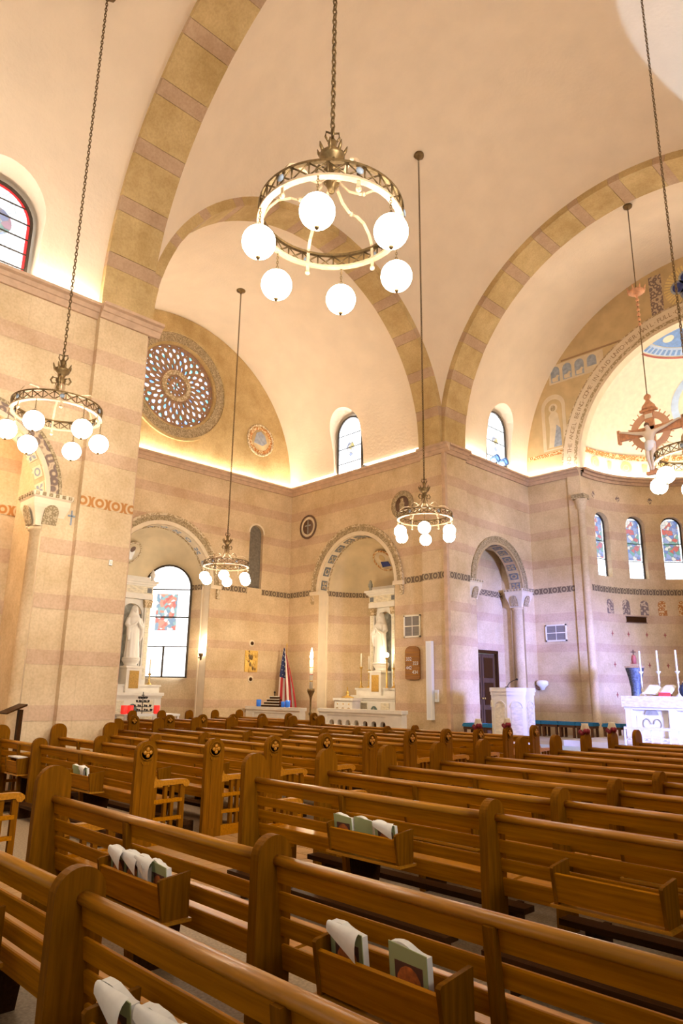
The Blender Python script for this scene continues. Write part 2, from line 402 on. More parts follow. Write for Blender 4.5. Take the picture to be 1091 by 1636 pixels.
# far left crossing pier (pilasters towards transept, crossing and chancel)
pf = struct('wall_pier_far')
bm = bmesh.new(); bmesh.ops.create_cube(bm, size=1, matrix=Matrix.Translation((-12.95, 17.05, ZT/2)) @ Matrix.Diagonal((0.95, 1.1, ZT, 1)))
courses(bm, pf, Vector((0.006, -0.006, 0)))
MB().box(-12.56, -12.44, 16.44, 16.56, 0, ZT).build('corner_bead', CORN, pf)
MB().box(-13.42, -12.462, 16.49, 16.5, 5.0, 5.2).build('frieze', FRIEZE, pf)
MB().box(-12.475, -12.465, 16.5, 17.62, 5.0, 5.2).build('frieze', FRIEZE, pf)

# chancel left wall with doorway arch, recess behind
wc = wall('wall_chancel', rect(17.55, YE, 0, ZT), [archpoly(19.45, 1.36, 0.46, ZS)], planX(XL, -1), 0.5, (0.008, 0, 0))
MB().box(XL-0.005, XL+0.012, 17.6, 18.0, 5.0, 5.2).build('frieze', FRIEZE, wc)
MB().box(XL-0.005, XL+0.012, 20.95, YE, 5.0, 5.2).build('frieze', FRIEZE, wc)
wr = wall('wall_doorway_recess', rect(17.6, 21.3, 0, 7.0), [rect(18.9, 20.42, 0.4, 3.0)], planX(-13.5, -1), 0.25, (0.006, 0, 0))
MB().box(-13.52, -13.48, 18.0, 20.95, 4.9, 5.1).build('frieze', FRIEZE, wr)
for y0 in (17.85, 21.05): MB().box(-13.5, -13.05, y0-0.12, y0+0.12, 0.4, 7).build('recess_cheek', BUFF, wr)
MB().box(-13.5, -13.05, 17.8, 21.1, 6.5, 6.7).build('recess_ceiling', PALE, wr)

# chancel end wall (two flanks) and lunette round the apse arch
for nm, a0, a1 in (('wall_apse_flank_left', XL, -10.6), ('wall_apse_flank_right', -2.5, XR)):
    q = wall(nm, rect(a0, a1, 0, ZT), [], planY(YE, 1), 0.3, (0, -0.008, 0))
    MB().box(a0+0.01, a1-0.01, YE-0.012, YE+0.01, 5.0, 5.2).build('frieze', FRIEZE, q)
lun = struct('wall_apse_lunette')
out = [(XC-RN-0.1, ZT)] + [(XC-(RN+0.1)*cos(pi*i/48), ZV+(RN+0.1)*sin(pi*i/48)) for i in range(49)] + [(XC+RN+0.1, ZT)]
hole_in = [(XC+4.05*cos(pi*i/40), ZT+4.05*sin(pi*i/40)) for i in range(41)]
outline = out + [(XC+4.05, ZT)] + hole_in[1:]
bm_obj(slab(outline, [], planY(YE, 1), 0.3), 'lunette_face', FRESCO, lun)

# right-hand side of the church (south walls), plain
wall('wall_right_pier', rect(5.0, YT0, 0, ZT), [], planX(XR, 1), 0.8, (-0.008, 0, 0))
wall('wall_right_chancel', rect(YT1, YE, 0, ZT), [], planX(XR, 1), 0.5, (-0.008, 0, 0))
wall('wall_right_nave', rect(-10, 5.0, 0, ZT), [archpoly(1.9, 2.95, 0.02, 5.1, 24), archpoly(-5.5, 2.95, 0.02, 5.1, 24)], planX(XR+0.05, 1), 0.5, (-0.008, 0, 0))
wall('wall_right_transept_near', rect(XR+0.8, 6.7, 0, 14.6), [], planY(YT0, -1), 0.3, (0, 0.008, 0))
wall('wall_right_transept_far', rect(XR+0.5, 6.7, 0, 14.6), [], planY(16.65, 1), 0.3, (0, -0.008, 0))
wall('wall_right_transept_end', rect(YT0, 16.65, 0, 14.8), [], planX(6.7, 1), 0.3, (-0.008, 0, 0))

# transept lunette with rose opening
RY, RZ, RR = 11.4, 11.8, 1.5
lt = struct('wall_transept_lunette')
out = [(CY-RT-0.1, ZT)] + [(CY-(RT+0.1)*cos(pi*i/40), ZV+(RT+0.1)*sin(pi*i/40)) for i in range(41)] + [(CY+RT+0.1, ZT)]
bm_obj(slab(out, [arcpts(RY, RZ, RR+0.02, 0, 2*pi, 48)[:-1]], planX(XT, -1), 0.35), 'lunette_face', RIBB, lt)

# ------------------------------------------------------------------ vaults
def barrel(mp, r, l0, l1, a0=0.0, a1=pi, n=56, th=0.35, m=2):
    """thick half-barrel; mp(ang, radius, l) -> point"""
    vs = []; fs = []
    for l in range(m+1):
        L_ = l0 + (l1-l0)*l/m
        for i in range(n+1):
            a = a0 + (a1-a0)*i/n
            vs.append(mp(a, r, L_)); vs.append(mp(a, r+th, L_))
    w_ = 2*(n+1)
    for l in range(m):
        for i in range(n):
            a = l*w_+2*i; b = (l+1)*w_+2*i
            fs.append((a, a+2, b+2, b)); fs.append((a+1, b+1, b+3, a+3))
        a = l*w_; b = (l+1)*w_; fs.append((a, b, b+1, a+1)); a += 2*n; b += 2*n; fs.append((a, a+1, b+1, b))
    for l, rev in ((0, 0), (m, 1)):
        for i in range(n):
            a = l*w_+2*i; fs.append((a, a+1, a+3, a+2) if not rev else (a, a+2, a+3, a+1))
    k = MB(); k.add(vs, fs, True); return k.mesh('vault')
mpY = lambda a, r, l: Vector((XC - r*cos(a), l, ZV + r*sin(a)))       # axis along y
mpX = lambda a, r, l: Vector((l, CY - r*cos(a), ZV + r*sin(a)))       # axis along x
def splay(c, hw0, hw1, z0, zs, mp, d0, d1, n=20):
    """tapered arch cutter: half width hw0 at depth d0, hw1 at d1"""
    A = archpoly(c, hw0, z0, zs, n); B = archpoly(c, hw1, z0, zs, n); k = MB(); m = len(A)
    vs = [mp(a, b, d0) for a, b in A] + [mp(a, b, d1) for a, b in B]
    fs = [tuple(range(m))[::-1], tuple(range(m, 2*m))] + [(i, (i+1) % m, m+(i+1) % m, m+i) for i in range(m)]
    k.add(vs, fs); return k.mesh('cut')
def vault(name, me, cuts=()):
    o = struct(name)
    if cuts: me = boolcut(me, cuts)
    for pl_ in me.polygons: pl_.use_smooth = True
    link('vault_shell', me, VAULT, o)
    md = o.children[0].modifiers.new('es', 'EDGE_SPLIT'); md.split_angle = radians(35)
    return o
vault('ceiling_nave', barrel(mpY, RN, -10, 5.35, th=0.7), [splay(3.2, 0.92, 0.74, 8.9, 10.4, planX(-11.6, -1), 0, 1.9)])
vault('ceiling_transept', barrel(mpX, RT, XT-0.05, -13.3, th=0.7), [splay(-16.7, 0.80, 0.66, 8.9, 10.7, planY(15.6, 1), 0, 1.8)])
vault('ceiling_right_transept', barrel(mpX, RT, XR+0.4, 6.9))
vault('ceiling_chancel', barrel(mpY, RN, 17.45, YE+0.05, th=0.7), [splay(19.7, 0.80, 0.66, 8.9, 10.65, planX(-11.6, -1), 0, 1.9)])
# sail vault over the crossing
def sail():
    R2 = (RN+0.02)**2 + (RT+0.02)**2; n = 48; vs = []; fs = []
    g = [-cos(pi*i/n) for i in range(n+1)]
    for i in range(n+1):
        for j in range(n+1):
            dx = g[i]*(RN+0.01); dy = g[j]*(RT+0.01)
            vs.append((XC+dx, CY+dy, ZV + sqrt(max(R2-dx*dx-dy*dy, 0))))
    for i in range(n):
        for j in range(n): fs.append((i*(n+1)+j, i*(n+1)+j+1, (i+1)*(n+1)+j+1, (i+1)*(n+1)+j))
    k = MB(); k.add(vs, fs, True); me = k.mesh('vault')
    o = struct('ceiling_crossing'); s = link('vault_shell', me, VAULT, o)
sail()

# arch ribs built of voussoirs
def rib(name, mp, r0, r1, l0, l1, buff=0.150, pink=0.052, lift=0.015):
    o = struct(name); a = 0.0; k = 0; a = -0.02
    while a < pi+0.02:
        b = min(a + (buff if k % 2 == 0 else pink), pi+0.02); n = 4 if k % 2 == 0 else 2
        rr = r0 + (0.0 if k % 2 == 0 else 0.006)
        vs = []; fs = []
        for i in range(n+1):
            an = a+0.0006+(b-a-0.0012)*i/n
            vs += [mp(an, rr, l0), mp(an, rr, l1), mp(an, r1, l1), mp(an, r1, l0)]
        for i in range(n):
            q = 4*i
            for e in range(4): fs.append((q+e, q+(e+1) % 4, q+4+(e+1) % 4, q+4+e))
        fs += [(3, 2, 1, 0), (4*n, 4*n+1, 4*n+2, 4*n+3)]
        MB().add(vs, fs).build('voussoir', RIBB if k % 2 == 0 else RIBP, o)
        a = b; k += 1
    return o
rib('arch_nave', mpY, RN-0.14, RN+0.3, 5.3, 6.36)
rib('arch_transept', mpX, RT-0.12, RT+0.3, -13.42, -12.55, buff=0.19, pink=0.06)
rib('arch_right_transept', mpX, RT-0.12, RT+0.3, -0.55, 0.35, buff=0.19, pink=0.06)
rib('arch_chancel', mpY, RN-0.14, RN+0.3, 16.5, 17.58)

# ------------------------------------------------------------------ cornices with dentils and hidden cove strips
TN = [0]
def cornice(p0, p1, nrm, cove=True, ext0=0.0, ext1=0.0):
    """p0,p1: ends on the wall plane; nrm: into the room"""
    p0 = Vector((*p0, 0)); p1 = Vector((*p1, 0)); nv = Vector((*nrm, 0)); d = (p1-p0).normalized(); ln = (p1-p0).length
    TN[0] += 1; o = struct('trim_%d' % TN[0])
    prof = [(0, 8.88), (0.05, 8.88), (0.07, 8.93), (0.10, 8.99), (0.13, 9.0), (0.17, 9.07), (0.24, 9.09), (0.24, ZT), (0, ZT)]
    mp = lambda a, b, t: p0 + nv*a + d*t + Vector((0, 0, b))
    MB().prism(prof, mp, -ext0, ln+ext1).build('cornice', CORN, o)
    k = MB(); n = int(ln/0.15)
    for i in range(n):
        t = ln*(i+0.5)/n; a = mp(0.06, 8.995, t-0.035); b = mp(0.125, 9.045, t+0.035)
        k.box(min(a.x,b.x), max(a.x,b.x), min(a.y,b.y), max(a.y,b.y), a.z, b.z)
    if n: k.build('dentil_row', CORN, o, kind='stuff')
    if cove:
        a = mp(0.09, ZT, 0.1); b = mp(0.15, ZT+0.02, ln-0.1)
        MB().box(min(a.x,b.x), max(a.x,b.x), min(a.y,b.y), max(a.y,b.y), a.z, b.z).build('cove_lamp', COVE, o)
    return o
cornice((XL, -10), (XL, 5.32), (1, 0))
cornice((-12.45, 5.3), (-12.45, 6.4), (1, 0), False, 0.02, 0.2)
cornice((-12.45, 6.4), (-13.5, 6.4), (0, 1), False)
cornice((-13.5, 6.5), (XT, 6.5), (0, 1))
cornice((XT, YT0), (XT, 16.65), (1, 0))
cornice((XT, 16.65), (-13.4, 16.65), (0, -1))
cornice((-13.42, 16.5), (-12.47, 16.5), (0, -1), False, 0.0, 0.22)
cornice((-12.47, 16.5), (-12.47, 17.6), (1, 0), False)
cornice((XL, 17.6), (XL, YE), (1, 0))
cornice((XL, YE), (-10.6, YE), (0, -1))
cornice((-2.5, YE), (XR, YE), (0, -1))
cornice((XR, YE), (XR, 16.6), (-1, 0))
cornice((XR, 5.1), (XR, -10), (-1, 0))

# ------------------------------------------------------------------ apse
AX, AY, AR = XC, 21.6, 4.05
def cylp(az, z, r=AR): return Vector((AX + r*cos(radians(az)), AY + r*sin(radians(az)), z))
wa = struct('wall_apse')
k = MB(); n = 60; vs = []; fs = []
for i in range(n+1):
    az = -2 + 184*i/n
    vs += [cylp(az, 0.2), cylp(az, ZT), cylp(az, ZT, AR+0.45), cylp(az, 0.2, AR+0.45)]
for i in range(n):
    q = 4*i
    for e in range(4): fs.append((q+e, q+4+e, q+4+(e+1) % 4, q+(e+1) % 4))
fs += [(0, 1, 2, 3), (4*n+3, 4*n+2, 4*n+1, 4*n)]
k.add(vs, fs)
WIN_AZ = (166.5, 146.0, 127.7, 109.0, 90.0, 71.0)
def radial(az, d0):   # depth runs outward along the radius
    a = radians(az); er = Vector((cos(a), sin(a), 0)); et = Vector((-sin(a), cos(a), 0))
    return lambda s, b, d: Vector((AX, AY, 0)) + er*(d0+d) - et*s + Vector((0, 0, b))
cuts = []
for az in WIN_AZ:
    kk = MB(); kk.prism(archpoly(0, 0.36, 5.57, 7.42, 12), radial(az, 3.4), 0, 1.6); cuts.append(kk.mesh('cut'))
me = boolcut(k.mesh('apse'), cuts)
bm = bmesh.new(); bm.from_mesh(me); courses(bm, wa)
def cylband(z0, z1, a0, a1, m, name, parent, r=AR-0.012, n=40):
    kb = MB(); vs = []; fs = []
    for i in range(n+1):
        az = a0+(a1-a0)*i/n; vs += [cylp(az, z0, r), cylp(az, z1, r), cylp(az, z1, AR+0.02), cylp(az, z0, AR+0.02)]
    for i in range(n):
        q = 4*i
        for e in range(4): fs.append((q+e, q+4+e, q+4+(e+1) % 4, q+(e+1) % 4))
    kb.add(vs, fs); return kb.build(name, m, parent)
cylband(5.02, 5.22, 2, 178, FRIEZE, 'frieze', wa)
tr = struct('trim_30')
for z0, z1, dr in ((8.88, 8.98, 0.06), (8.98, 9.07, 0.13), (9.07, ZT, 0.22)): cylband(z0, z1, -1, 181, CORN, 'cornice', tr, AR-dr)
cylband(ZT, ZT+0.02, 3, 177, mat('cove_strip_apse', (1, 0.95, 0.86), 0.5, emit=42.0, ecol=(1.0, 0.93, 0.82)), 'cove_lamp', tr, AR-0.12)
# semidome
def domep(az, el, r=AR): 
    a = radians(az); e = radians(el); return Vector((AX + r*cos(e)*cos(a), AY + r*cos(e)*sin(a), ZT + r*sin(e)))
def domepatch(az0, az1, el0, el1, m, name, parent, dr=0.02, n=24, q=4):
    kb = MB(); vs = []; fs = []
    for i in range(n+1):
        for j in range(q+1): vs.append(domep(az0+(az1-az0)*i/n, el0+(el1-el0)*j/q, AR-dr))
    for i in range(n):
        for j in range(q): a = i*(q+1)+j; fs.append((a, a+1, a+q+2, a+q+1))
    kb.add(vs, fs, True); return kb.build(name, m, parent)
sd = struct('ceiling_apse')
domepatch(-1, 181, 0, 90, MOSG, 'semidome_shell', sd, 0.0, 60, 30)
domepatch(0, 180, 9.2, 11.9, ORANGE, 'mosaic_band', sd, 0.015, 60, 1)
for i, az in enumerate(range(18, 180, 10)):
    if i % 2:   # ringed medallion
        for r0, r1, m_ in ((1.7, 3.3, MOSY), (0.0, 1.2, MOSY)):
            kb = MB(); vs = []; fs = []
            for j in range(20):
                a = 2*pi*j/20; vs += [domep(az+r0*cos(a), 5.4+r0*sin(a), AR-0.012), domep(az+r1*cos(a), 5.4+r1*sin(a), AR-0.012)]
            for j in range(20): fs.append((2*j, 2*j+1, (2*j+3) % 40, (2*j+2) % 40))
            kb.add(vs, fs); kb.build('mosaic_medallion', m_, sd)
    else:
        domepatch(az-1.3, az+1.3, 2.5, 7.6, MOSY, 'mosaic_niche', sd, 0.012, 3, 2)
domepatch(95, 168, 62.5, 63.6, STARR, 'mosaic_border', sd, 0.012, 40, 1)
domepatch(96, 170, 64.2, 69.0, MOSLB, 'mosaic_arcade', sd, 0.012, 40, 2)
for az in range(100, 168, 6): domepatch(az, az+3.6, 64.6, 67.8, MOSB, 'mosaic_arch', sd, 0.018, 3, 2)
domepatch(96, 176, 69.4, 82, MOSB, 'mosaic_sky', sd, 0.012, 30, 4)
for az in (118, 152): 
    kb = MB(); vs = [domep(az+9*cos(2*pi*j/18), 74.5+2.6*sin(2*pi*j/18), AR-0.02) for j in range(18)]; kb.add(vs, [tuple(range(18))]); kb.build('mosaic_oval', MOSG, sd)
kb = MB(); vs = []; fs = []
for j in range(48):       # mandorla ring
    a = 2*pi*j/48
    for rr in (1.0, 0.88): vs.append(domep(90+35*rr*cos(a), 37.5+22*rr*sin(a), AR-0.015))
for j in range(48): fs.append((2*j, 2*j+1, (2*j+3) % 96, (2*j+2) % 96))
kb.add(vs, fs); kb.build('mosaic_mandorla', MOSLB, sd)

# apse arch mouldings and lettering
def ringband(mp, cx, cz, r0, r1, d0, d1, m, name, parent, a0=0.0, a1=pi, n=40):
    kb = MB(); vs = []; fs = []
    for i in range(n+1):
        a = a0+(a1-a0)*i/n
        for r, d in ((r0, d0), (r1, d0), (r1, d1), (r0, d1)): vs.append(mp(cx+r*cos(a), cz+r*sin(a), d))
    for i in range(n):
        q = 4*i
        for e in range(4): fs.append((q+e, q+(e+1) % 4, q+4+(e+1) % 4, q+4+e))
    fs += [(0, 3, 2, 1), (4*n, 4*n+1, 4*n+2, 4*n+3)]
    kb.add(vs, fs); return kb.build(name, m, parent)
PY = planY(YE, -1)
ringband(PY, XC, ZT, 4.22, 4.62, -0.05, 0.03, PALE, 'inscription_band', lun)
ringband(PY, XC, ZT, 4.00, 4.10, -0.3, 0.05, PALE, 'arch_moulding', lun)
ringband(PY, XC, ZT, 4.10, 4.22, -0.05, 0.045, CARVEDP, 'carved_moulding', lun)
ringband(PY, XC, ZT, 4.62, 4.66, -0.05, 0.045, CARVEDP, 'arch_moulding', lun)
def letters(text, r, size, a_start, a_end):
    out = MB(); n = len(text)
    cu = bpy.data.curves.new('t', 'FONT'); ob = bpy.data.objects.new('t', cu); COL.objects.link(ob)
    cu.size = size; cu.align_x = 'CENTER'
    for i, chh in enumerate(text):
        if chh == ' ': chh = '·'
        cu.body = chh; dg = bpy.context.evaluated_depsgraph_get(); dg.update()
        me = bpy.data.meshes.new_from_object(ob.evaluated_get(dg))
        a = a_start + (a_end-a_start)*(i+0.5)/n
        er = Vector((cos(a), 0, sin(a))); et = Vector((sin(a), 0, -cos(a)))
        vs = [Vector((XC, YE-0.034, ZT)) + er*(r+v.co.y) + et*v.co.x for v in me.vertices]
        out.add(vs, [tuple(p_.vertices) for p_ in me.polygons]); bpy.data.meshes.remove(me)
    bpy.data.objects.remove(ob); bpy.data.curves.remove(cu)
    return out
letters('AND THE ANGEL BEING COME IN SAID UNTO HER HAIL FULL OF GRACE THE LORD IS WITH THEE BLESSED ART THOU AMONG WOMEN', 4.33, 0.22, pi-0.02, 0.02).build('lettering', LETTER, lun)
# frescoes on the lunette
def ywall(poly, m, name, parent, d0=0.0, d1=0.012, y=YE): 
    return MB().prism(poly, planY(y, -1), d0, d1).build(name, m, parent)
for s in (1, -1):
    X = lambda x: x if s == 1 else 2*XC-x
    def quad(x0, x1, z0, z1, m, name, d=0.012): ywall([(X(x0), z0), (X(x1), z0), (X(x1), z1), (X(x0), z1)][::s], m, name, lun, 0.0, d)
    quad(-12.5, -11.15, 9.8, 9.93, ORANGE, 'painted_border')
    # saint in an arched panel
    c = X(-11.42)
    ywall(archpoly(c, 0.46, 10.0, 11.6, 12), FRESCOL, 'painted_niche', lun, 0, 0.01)
    ywall(archpoly(c, 0.33, 10.05, 11.55, 12), FRESCO, 'painted_niche_field', lun, 0, 0.014)
    rob = [(-.24, 10.1), (.26, 10.1), (.24, 10.8), (.17, 11.3), (.08, 11.42), (-.08, 11.42), (-.19, 11.25), (-.16, 10.8)]
    ywall([(c+s*a, b) for a, b in rob][::s], FRESCOL, 'painted_robe', lun, 0, 0.018)
    ywall([(c+s*a, b) for a, b in [(-.05, 10.1), (.26, 10.1), (.24, 10.75), (.1, 10.9)]][::s], FRESCOB, 'painted_mantle', lun, 0, 0.022)
    ywall([(c+.17*cos(2*pi*i/16), 11.55+.17*sin(2*pi*i/16)) for i in range(16)], FRESCOL, 'painted_halo', lun, 0, 0.02)
    ywall([(c+.09*cos(2*pi*i/12), 11.54+.11*sin(2*pi*i/12)) for i in range(12)], CARVED, 'painted_head', lun, 0, 0.024)
    # band of lambs under arches
    quad(-11.5, -9.45, 12.44, 13.16, FRESCOL, 'painted_band', 0.008)
    quad(-11.0, -8.15, 13.20, 13.26, LETTER, 'painted_dots', 0.01)
    for i in range(6):
        x = -11.25 + 0.46*i; z = 12.5 + 0.05*max(0, i-3)
        if (x+0.17-XC)**2 + (z-ZT)**2 < 4.72**2: z = ZT + sqrt(max(4.72**2-(x+0.17-XC)**2, 0))+0.02
        if z < 12.85: ywall(archpoly(X(x), 0.17, z, 12.92, 8), FRESCOB, 'painted_arch', lun, 0, 0.014)
        if z < 12.6:
            ywall([(X(x)+s*a, z+b) for a, b in [(-.12, .06), (-.09, .02), (.1, .02), (.1, .14), (.15, .22), (.08, .26), (.0, .18), (-.12, .17)]][::s], FRESCOL, 'painted_lamb', lun, 0, 0.02)
    quad(-7.72, -7.32, 13.62, 15.08, VINE, 'painted_vine_band', 0.012)
for i in range(40):          # gilt rays round the roundel
    a = 2*pi*i/40
    if True:
        r0, r1 = 0.30, 0.72
        ywall([(XC+r0*cos(a-.03), 14.35+r0*sin(a-.03)), (XC+r1*cos(a-.05), 14.35+r1*sin(a-.05)), (XC+r1*cos(a+.05), 14.35+r1*sin(a+.05)), (XC+r0*cos(a+.03), 14.35+r0*sin(a+.03))], MOSY, 'painted_ray', lun, 0, 0.01)
for i in range(4):
    a = pi/4+pi/2*i+pi/4
    for r_, m_, d_ in ((0.24, FRESCOB, 0.014), (0.17, NAVY, 0.018)):
        ywall([(XC+0.28*cos(a)+r_*cos(2*pi*j/18), 14.35+0.28*sin(a)+r_*sin(2*pi*j/18)) for j in range(18)], m_, 'painted_lobe', lun, 0, d_)
# small painted panels on the apse wall
for az in (165, 155, 145, 136, 126.5, 117):
    MB().prism(archpoly(0, 0.15, 4.33, 4.68, 8), radial(az, AR), 0.01, -0.012).build('painted_panel', VINE if az > 140 else ORANGE, wa)
    for z in (3.68, 2.68, 1.72):
        kb = MB(); s_ = 0.065
        kb.prism([(0, z-1.5*s_), (.3*s_, z-.3*s_), (s_, z), (.3*s_, z+.3*s_), (0, z+1.5*s_), (-.3*s_, z+.3*s_), (-s_, z), (-.3*s_, z-.3*s_)], radial(az, AR), 0.01, -0.01).build('painted_star', STARR, wa)
for az in (171, 154.5, 137, 118):
    for z in (8.35,):
        kb = MB(); kb.prism([(0, z-.13), (.1, z), (0, z+.13), (-.1, z)], radial(az, AR), 0.01, -0.01).build('painted_star', VINE, wa)
# colonnette at the apse edge
cg = struct('wall_apse_colonnette')
for x in (-10.66, 2*XC+10.66):
    MB().lathe([(0.17, 0.45), (0.17, 0.7), (0.13, 0.75), (0.12, 7.7), (0.16, 7.75), (0.2, 8.0), (0.22, 8.05)], (x, YE+0.02, 0), 16).build('colonnette', BUFF, cg)
    MB().box(x-0.22, x+0.22, YE-0.2, YE+0.2, 8.05, 8.2).build('abacus', CARVED, cg)
# ------------------------------------------------------------------ niches, archivolts, columns
def soffit_tiles(mp, c, r, d0, d1, parent, n=11, pale=PALE, motif=MOTIF):
    """painted panels on the underside of an arch: alternate cross and ring on slate squares"""
    for i in range(n):
        a = pi*(i+0.5)/n; ha = pi/n*0.33
        vs = []; fs = []
        for aa in (a-ha, a, a+ha):
            for d in (d0, d1): 
                vs.append(mp(c + (r-0.012)*cos(aa), ZS + (r-0.012)*sin(aa), d)); vs.append(mp(c + (r+0.02)*cos(aa), ZS + (r+0.02)*sin(aa), d))
        # 3 stations x (inner d0, outer d0, inner d1, outer d1)
        for s_ in (0, 4):
            fs += [(s_, s_+2, s_+6, s_+4), (s_, s_+4, s_+5, s_+1), (s_+2, s_+3, s_+7, s_+6)]
        fs += [(0, 1, 3, 2), (8, 10, 11, 9)]
        t = MB().add(vs, fs).build('soffit_panel', motif, parent)
        dm = (d0+d1)/2; rr = r-0.016
        P_ = lambda u, v: mp(c + rr*cos(a+u*ha), ZS + rr*sin(a+u*ha), dm+v*(d1-d0)/2)
        kb = MB()
        if i % 2 == 0:
            for s1 in (1, -1):
                for s2 in (1, -1): kb.add([P_(0, 0), P_(.75*s1, .25*s2), P_(.8*s1, .8*s2), P_(.25*s1, .75*s2)], [(0, 1, 2, 3)])
        else:
            for j in range(10):
                a0 = 2*pi*j/10; a1 = 2*pi*(j+1)/10
                kb.add([P_(.45*cos(a0), .45*sin(a0)), P_(.75*cos(a0), .75*sin(a0)), P_(.75*cos(a1), .75*sin(a1)), P_(.45*cos(a1), .45*sin(a1))], [(0, 1, 2, 3)])
        kb.build('painted_motif', pale, t)
def niche(name, mp, c, parent_wall, depth0=0.4, R=1.78, rn=1.74, pale=CARVEDP, motif=MOTIF):
    """apsidal wall niche: soffit, curved back and half dome; mp(s, z, d) with d into the wall"""
    o = struct(name)
    # soffit ring (pale) and jambs
    q_ = R-0.012; kb = MB(); pts = [(c-q_, 0.0)] + [(c-q_*cos(pi*i/32), ZS+q_*sin(pi*i/32)) for i in range(33)] + [(c+q_, 0.0)]
    vs = [mp(a, b, d) for a, b in pts for d in (-0.006, depth0)]
    kb.add(vs, [(2*i, 2*i+1, 2*i+3, 2*i+2) for i in range(len(pts)-1)], False); kb.build('niche_jamb', PALE, o)
    kb = MB(); vs = []; fs = []; n = 28
    for i in range(n+1):
        a = pi*i/n
        vs += [mp(c - rn*cos(a), 0.0, depth0+rn*sin(a)*0.95), mp(c - rn*cos(a), ZS, depth0+rn*sin(a)*0.95)]
    fs = [(2*i, 2*i+1, 2*i+3, 2*i+2) for i in range(n)]
    bm = bmesh.new(); vv = [bm.verts.new(v) for v in vs]
    for f in fs: bm.faces.new([vv[i] for i in f]).smooth = True
    courses(bm, o)
    kb = MB(); vs = []; fs = []; m = 14
    for i in range(n+1):
        for j in range(m+1):
            a = pi*i/n; e = pi/2*j/m
            vs.append(mp(c - rn*cos(a)*cos(e), ZS + rn*sin(e), depth0+rn*sin(a)*cos(e)*0.95))
    for i in range(n):
        for j in range(m): q = i*(m+1)+j; fs.append((q, q+1, q+m+2, q+m+1))
    kb.add(vs, fs, True).build('niche_semidome', NICHE, o)
    # shoulder ring between soffit and curved back
    for s in (-1, 1):
        a0, a1 = sorted((c+s*(rn-0.01), c+s*(R+0.02))); MB().prism(rect(a0, a1, 0, ZS), mp, depth0-0.02, depth0+0.03).build('niche_shoulder', PALE, o)
    ringband(mp, c, ZS, rn-0.01, R+0.02, depth0-0.02, depth0+0.02, CARVEDP, 'niche_rim', o)
    # painted frieze inside
    kb = MB(); vs = []; fs = []
    for i in range(n+1):
        a = pi*i/n; q = rn-0.012
        vs += [mp(c - q*cos(a), 5.0, depth0+q*sin(a)*0.95), mp(c - q*cos(a), 5.18, depth0+q*sin(a)*0.95)]
    kb.add(vs, [(2*i, 2*i+1, 2*i+3, 2*i+2) for i in range(n)], True).build('frieze', FRIEZE, o)
    soffit_tiles(mp, c, R-0.02, 0.07, depth0-0.07, o, 11, pale, motif)
    # archivolt on the wall face
    ringband(mp, c, ZS, R, R+0.13, 0.02, -0.03, PALE, 'arch_fillet', o)
    ringband(mp, c, ZS, R+0.13, R+0.29, 0.02, -0.045, CARVED, 'archivolt', o)
    ringband(mp, c, ZS, R+0.29, R+0.37, 0.02, -0.07, CARVEDP, 'arch_hood', o)
    for s in (-1, 1):
        a0, a1 = sorted((c+s*(R-0.02), c+s*(R+0.4)))
        MB().prism(rect(a0, a1, ZS-0.1, ZS+0.02), mp, 0.02, -0.09).build('impost', PALE, o)
        a0, a1 = sorted((c+s*(R+0.25), c+s*(R+0.37)))
        MB().prism(rect(a0, a1, ZS-0.42, ZS-0.1), mp, 0.02, -0.06).build('impost_drop', CARVEDP, o)
    return o
MPT = planX(XT, -1); MPF = planY(16.65, 1)
niche('wall_niche_left', MPT, 11.4, wt, pale=MOTIFB, motif=PALE)
niche('wall_niche_front', MPF, -16.45, wf)
for mp, parent, runs in ((MPT, wt, ((6.5, 9.2), (13.62, 14.7), (15.36, 16.64))), (MPF, wf, ((XT, -18.66), (-14.24, -13.43)))):
    for a0, a1 in runs: MB().prism(rect(a0, a1, 5.0, 5.2), mp, 0.01, -0.014).build('frieze', FRIEZE, parent)
# the dark blind slot window of the transept
MB().prism(archpoly(15.03, 0.3, 5.22, 7.2, 10), MPT, 0.12, 0.16).build('blind_panel', mat('slate_panel', (0.2, 0.165, 0.12), 0.8, var=0.3, vscale=14), wt)
kb = ringband(MPT, 15.03, 7.2, 0.3, 0.36, 0.02, -0.02, PALE, 'slot_moulding', wt)

def wallarch(name, mp, c, R, depth, parent, motif, pale, outer, fig=None):
    o = struct(name)
    kb = MB(); pts = [(c-R, 0.0)] + [(c-R*cos(pi*i/32), ZS+R*sin(pi*i/32)) for i in range(33)] + [(c+R, 0.0)]
    vs = [mp(a, b, d) for a, b in pts for d in (0.0, depth)]
    kb.add([mp(a*1.0, b, d) for a, b in [(c+(q[0]-c)*0.999, q[1]) for q in pts] for d in (-0.005, depth)], [(2*i, 2*i+1, 2*i+3, 2*i+2) for i in range(len(pts)-1)]).build('arch_soffit', pale, o)
    soffit_tiles(mp, c, R-0.004, 0.09, depth-0.09, o, 13, fig or (MOTIFB if pale is PALE else pale), motif)
    ringband(mp, c, ZS, R-0.02, R+0.06, 0.02, -0.03, pale, 'arch_fillet', o)
    ringband(mp, c, ZS, R+0.06, R+0.2, 0.02, -0.045, outer, 'archivolt', o)
    ringband(mp, c, ZS, R+0.2, R+0.26, 0.02, -0.06, CARVED, 'arch_hood', o)
    return o
MPN = planX(XL, -1)
wn = wallarch('wall_arch_nave', MPN, 3.36, 1.36, 0.55, None, PALE, PALE, VINE)
wd = wallarch('wall_arch_doorway', MPN, 19.45, 1.36, 0.5, None, MOTIF, mat('soffit_tan', (0.5, 0.36, 0.2), 0.85, var=0.1), CARVED)
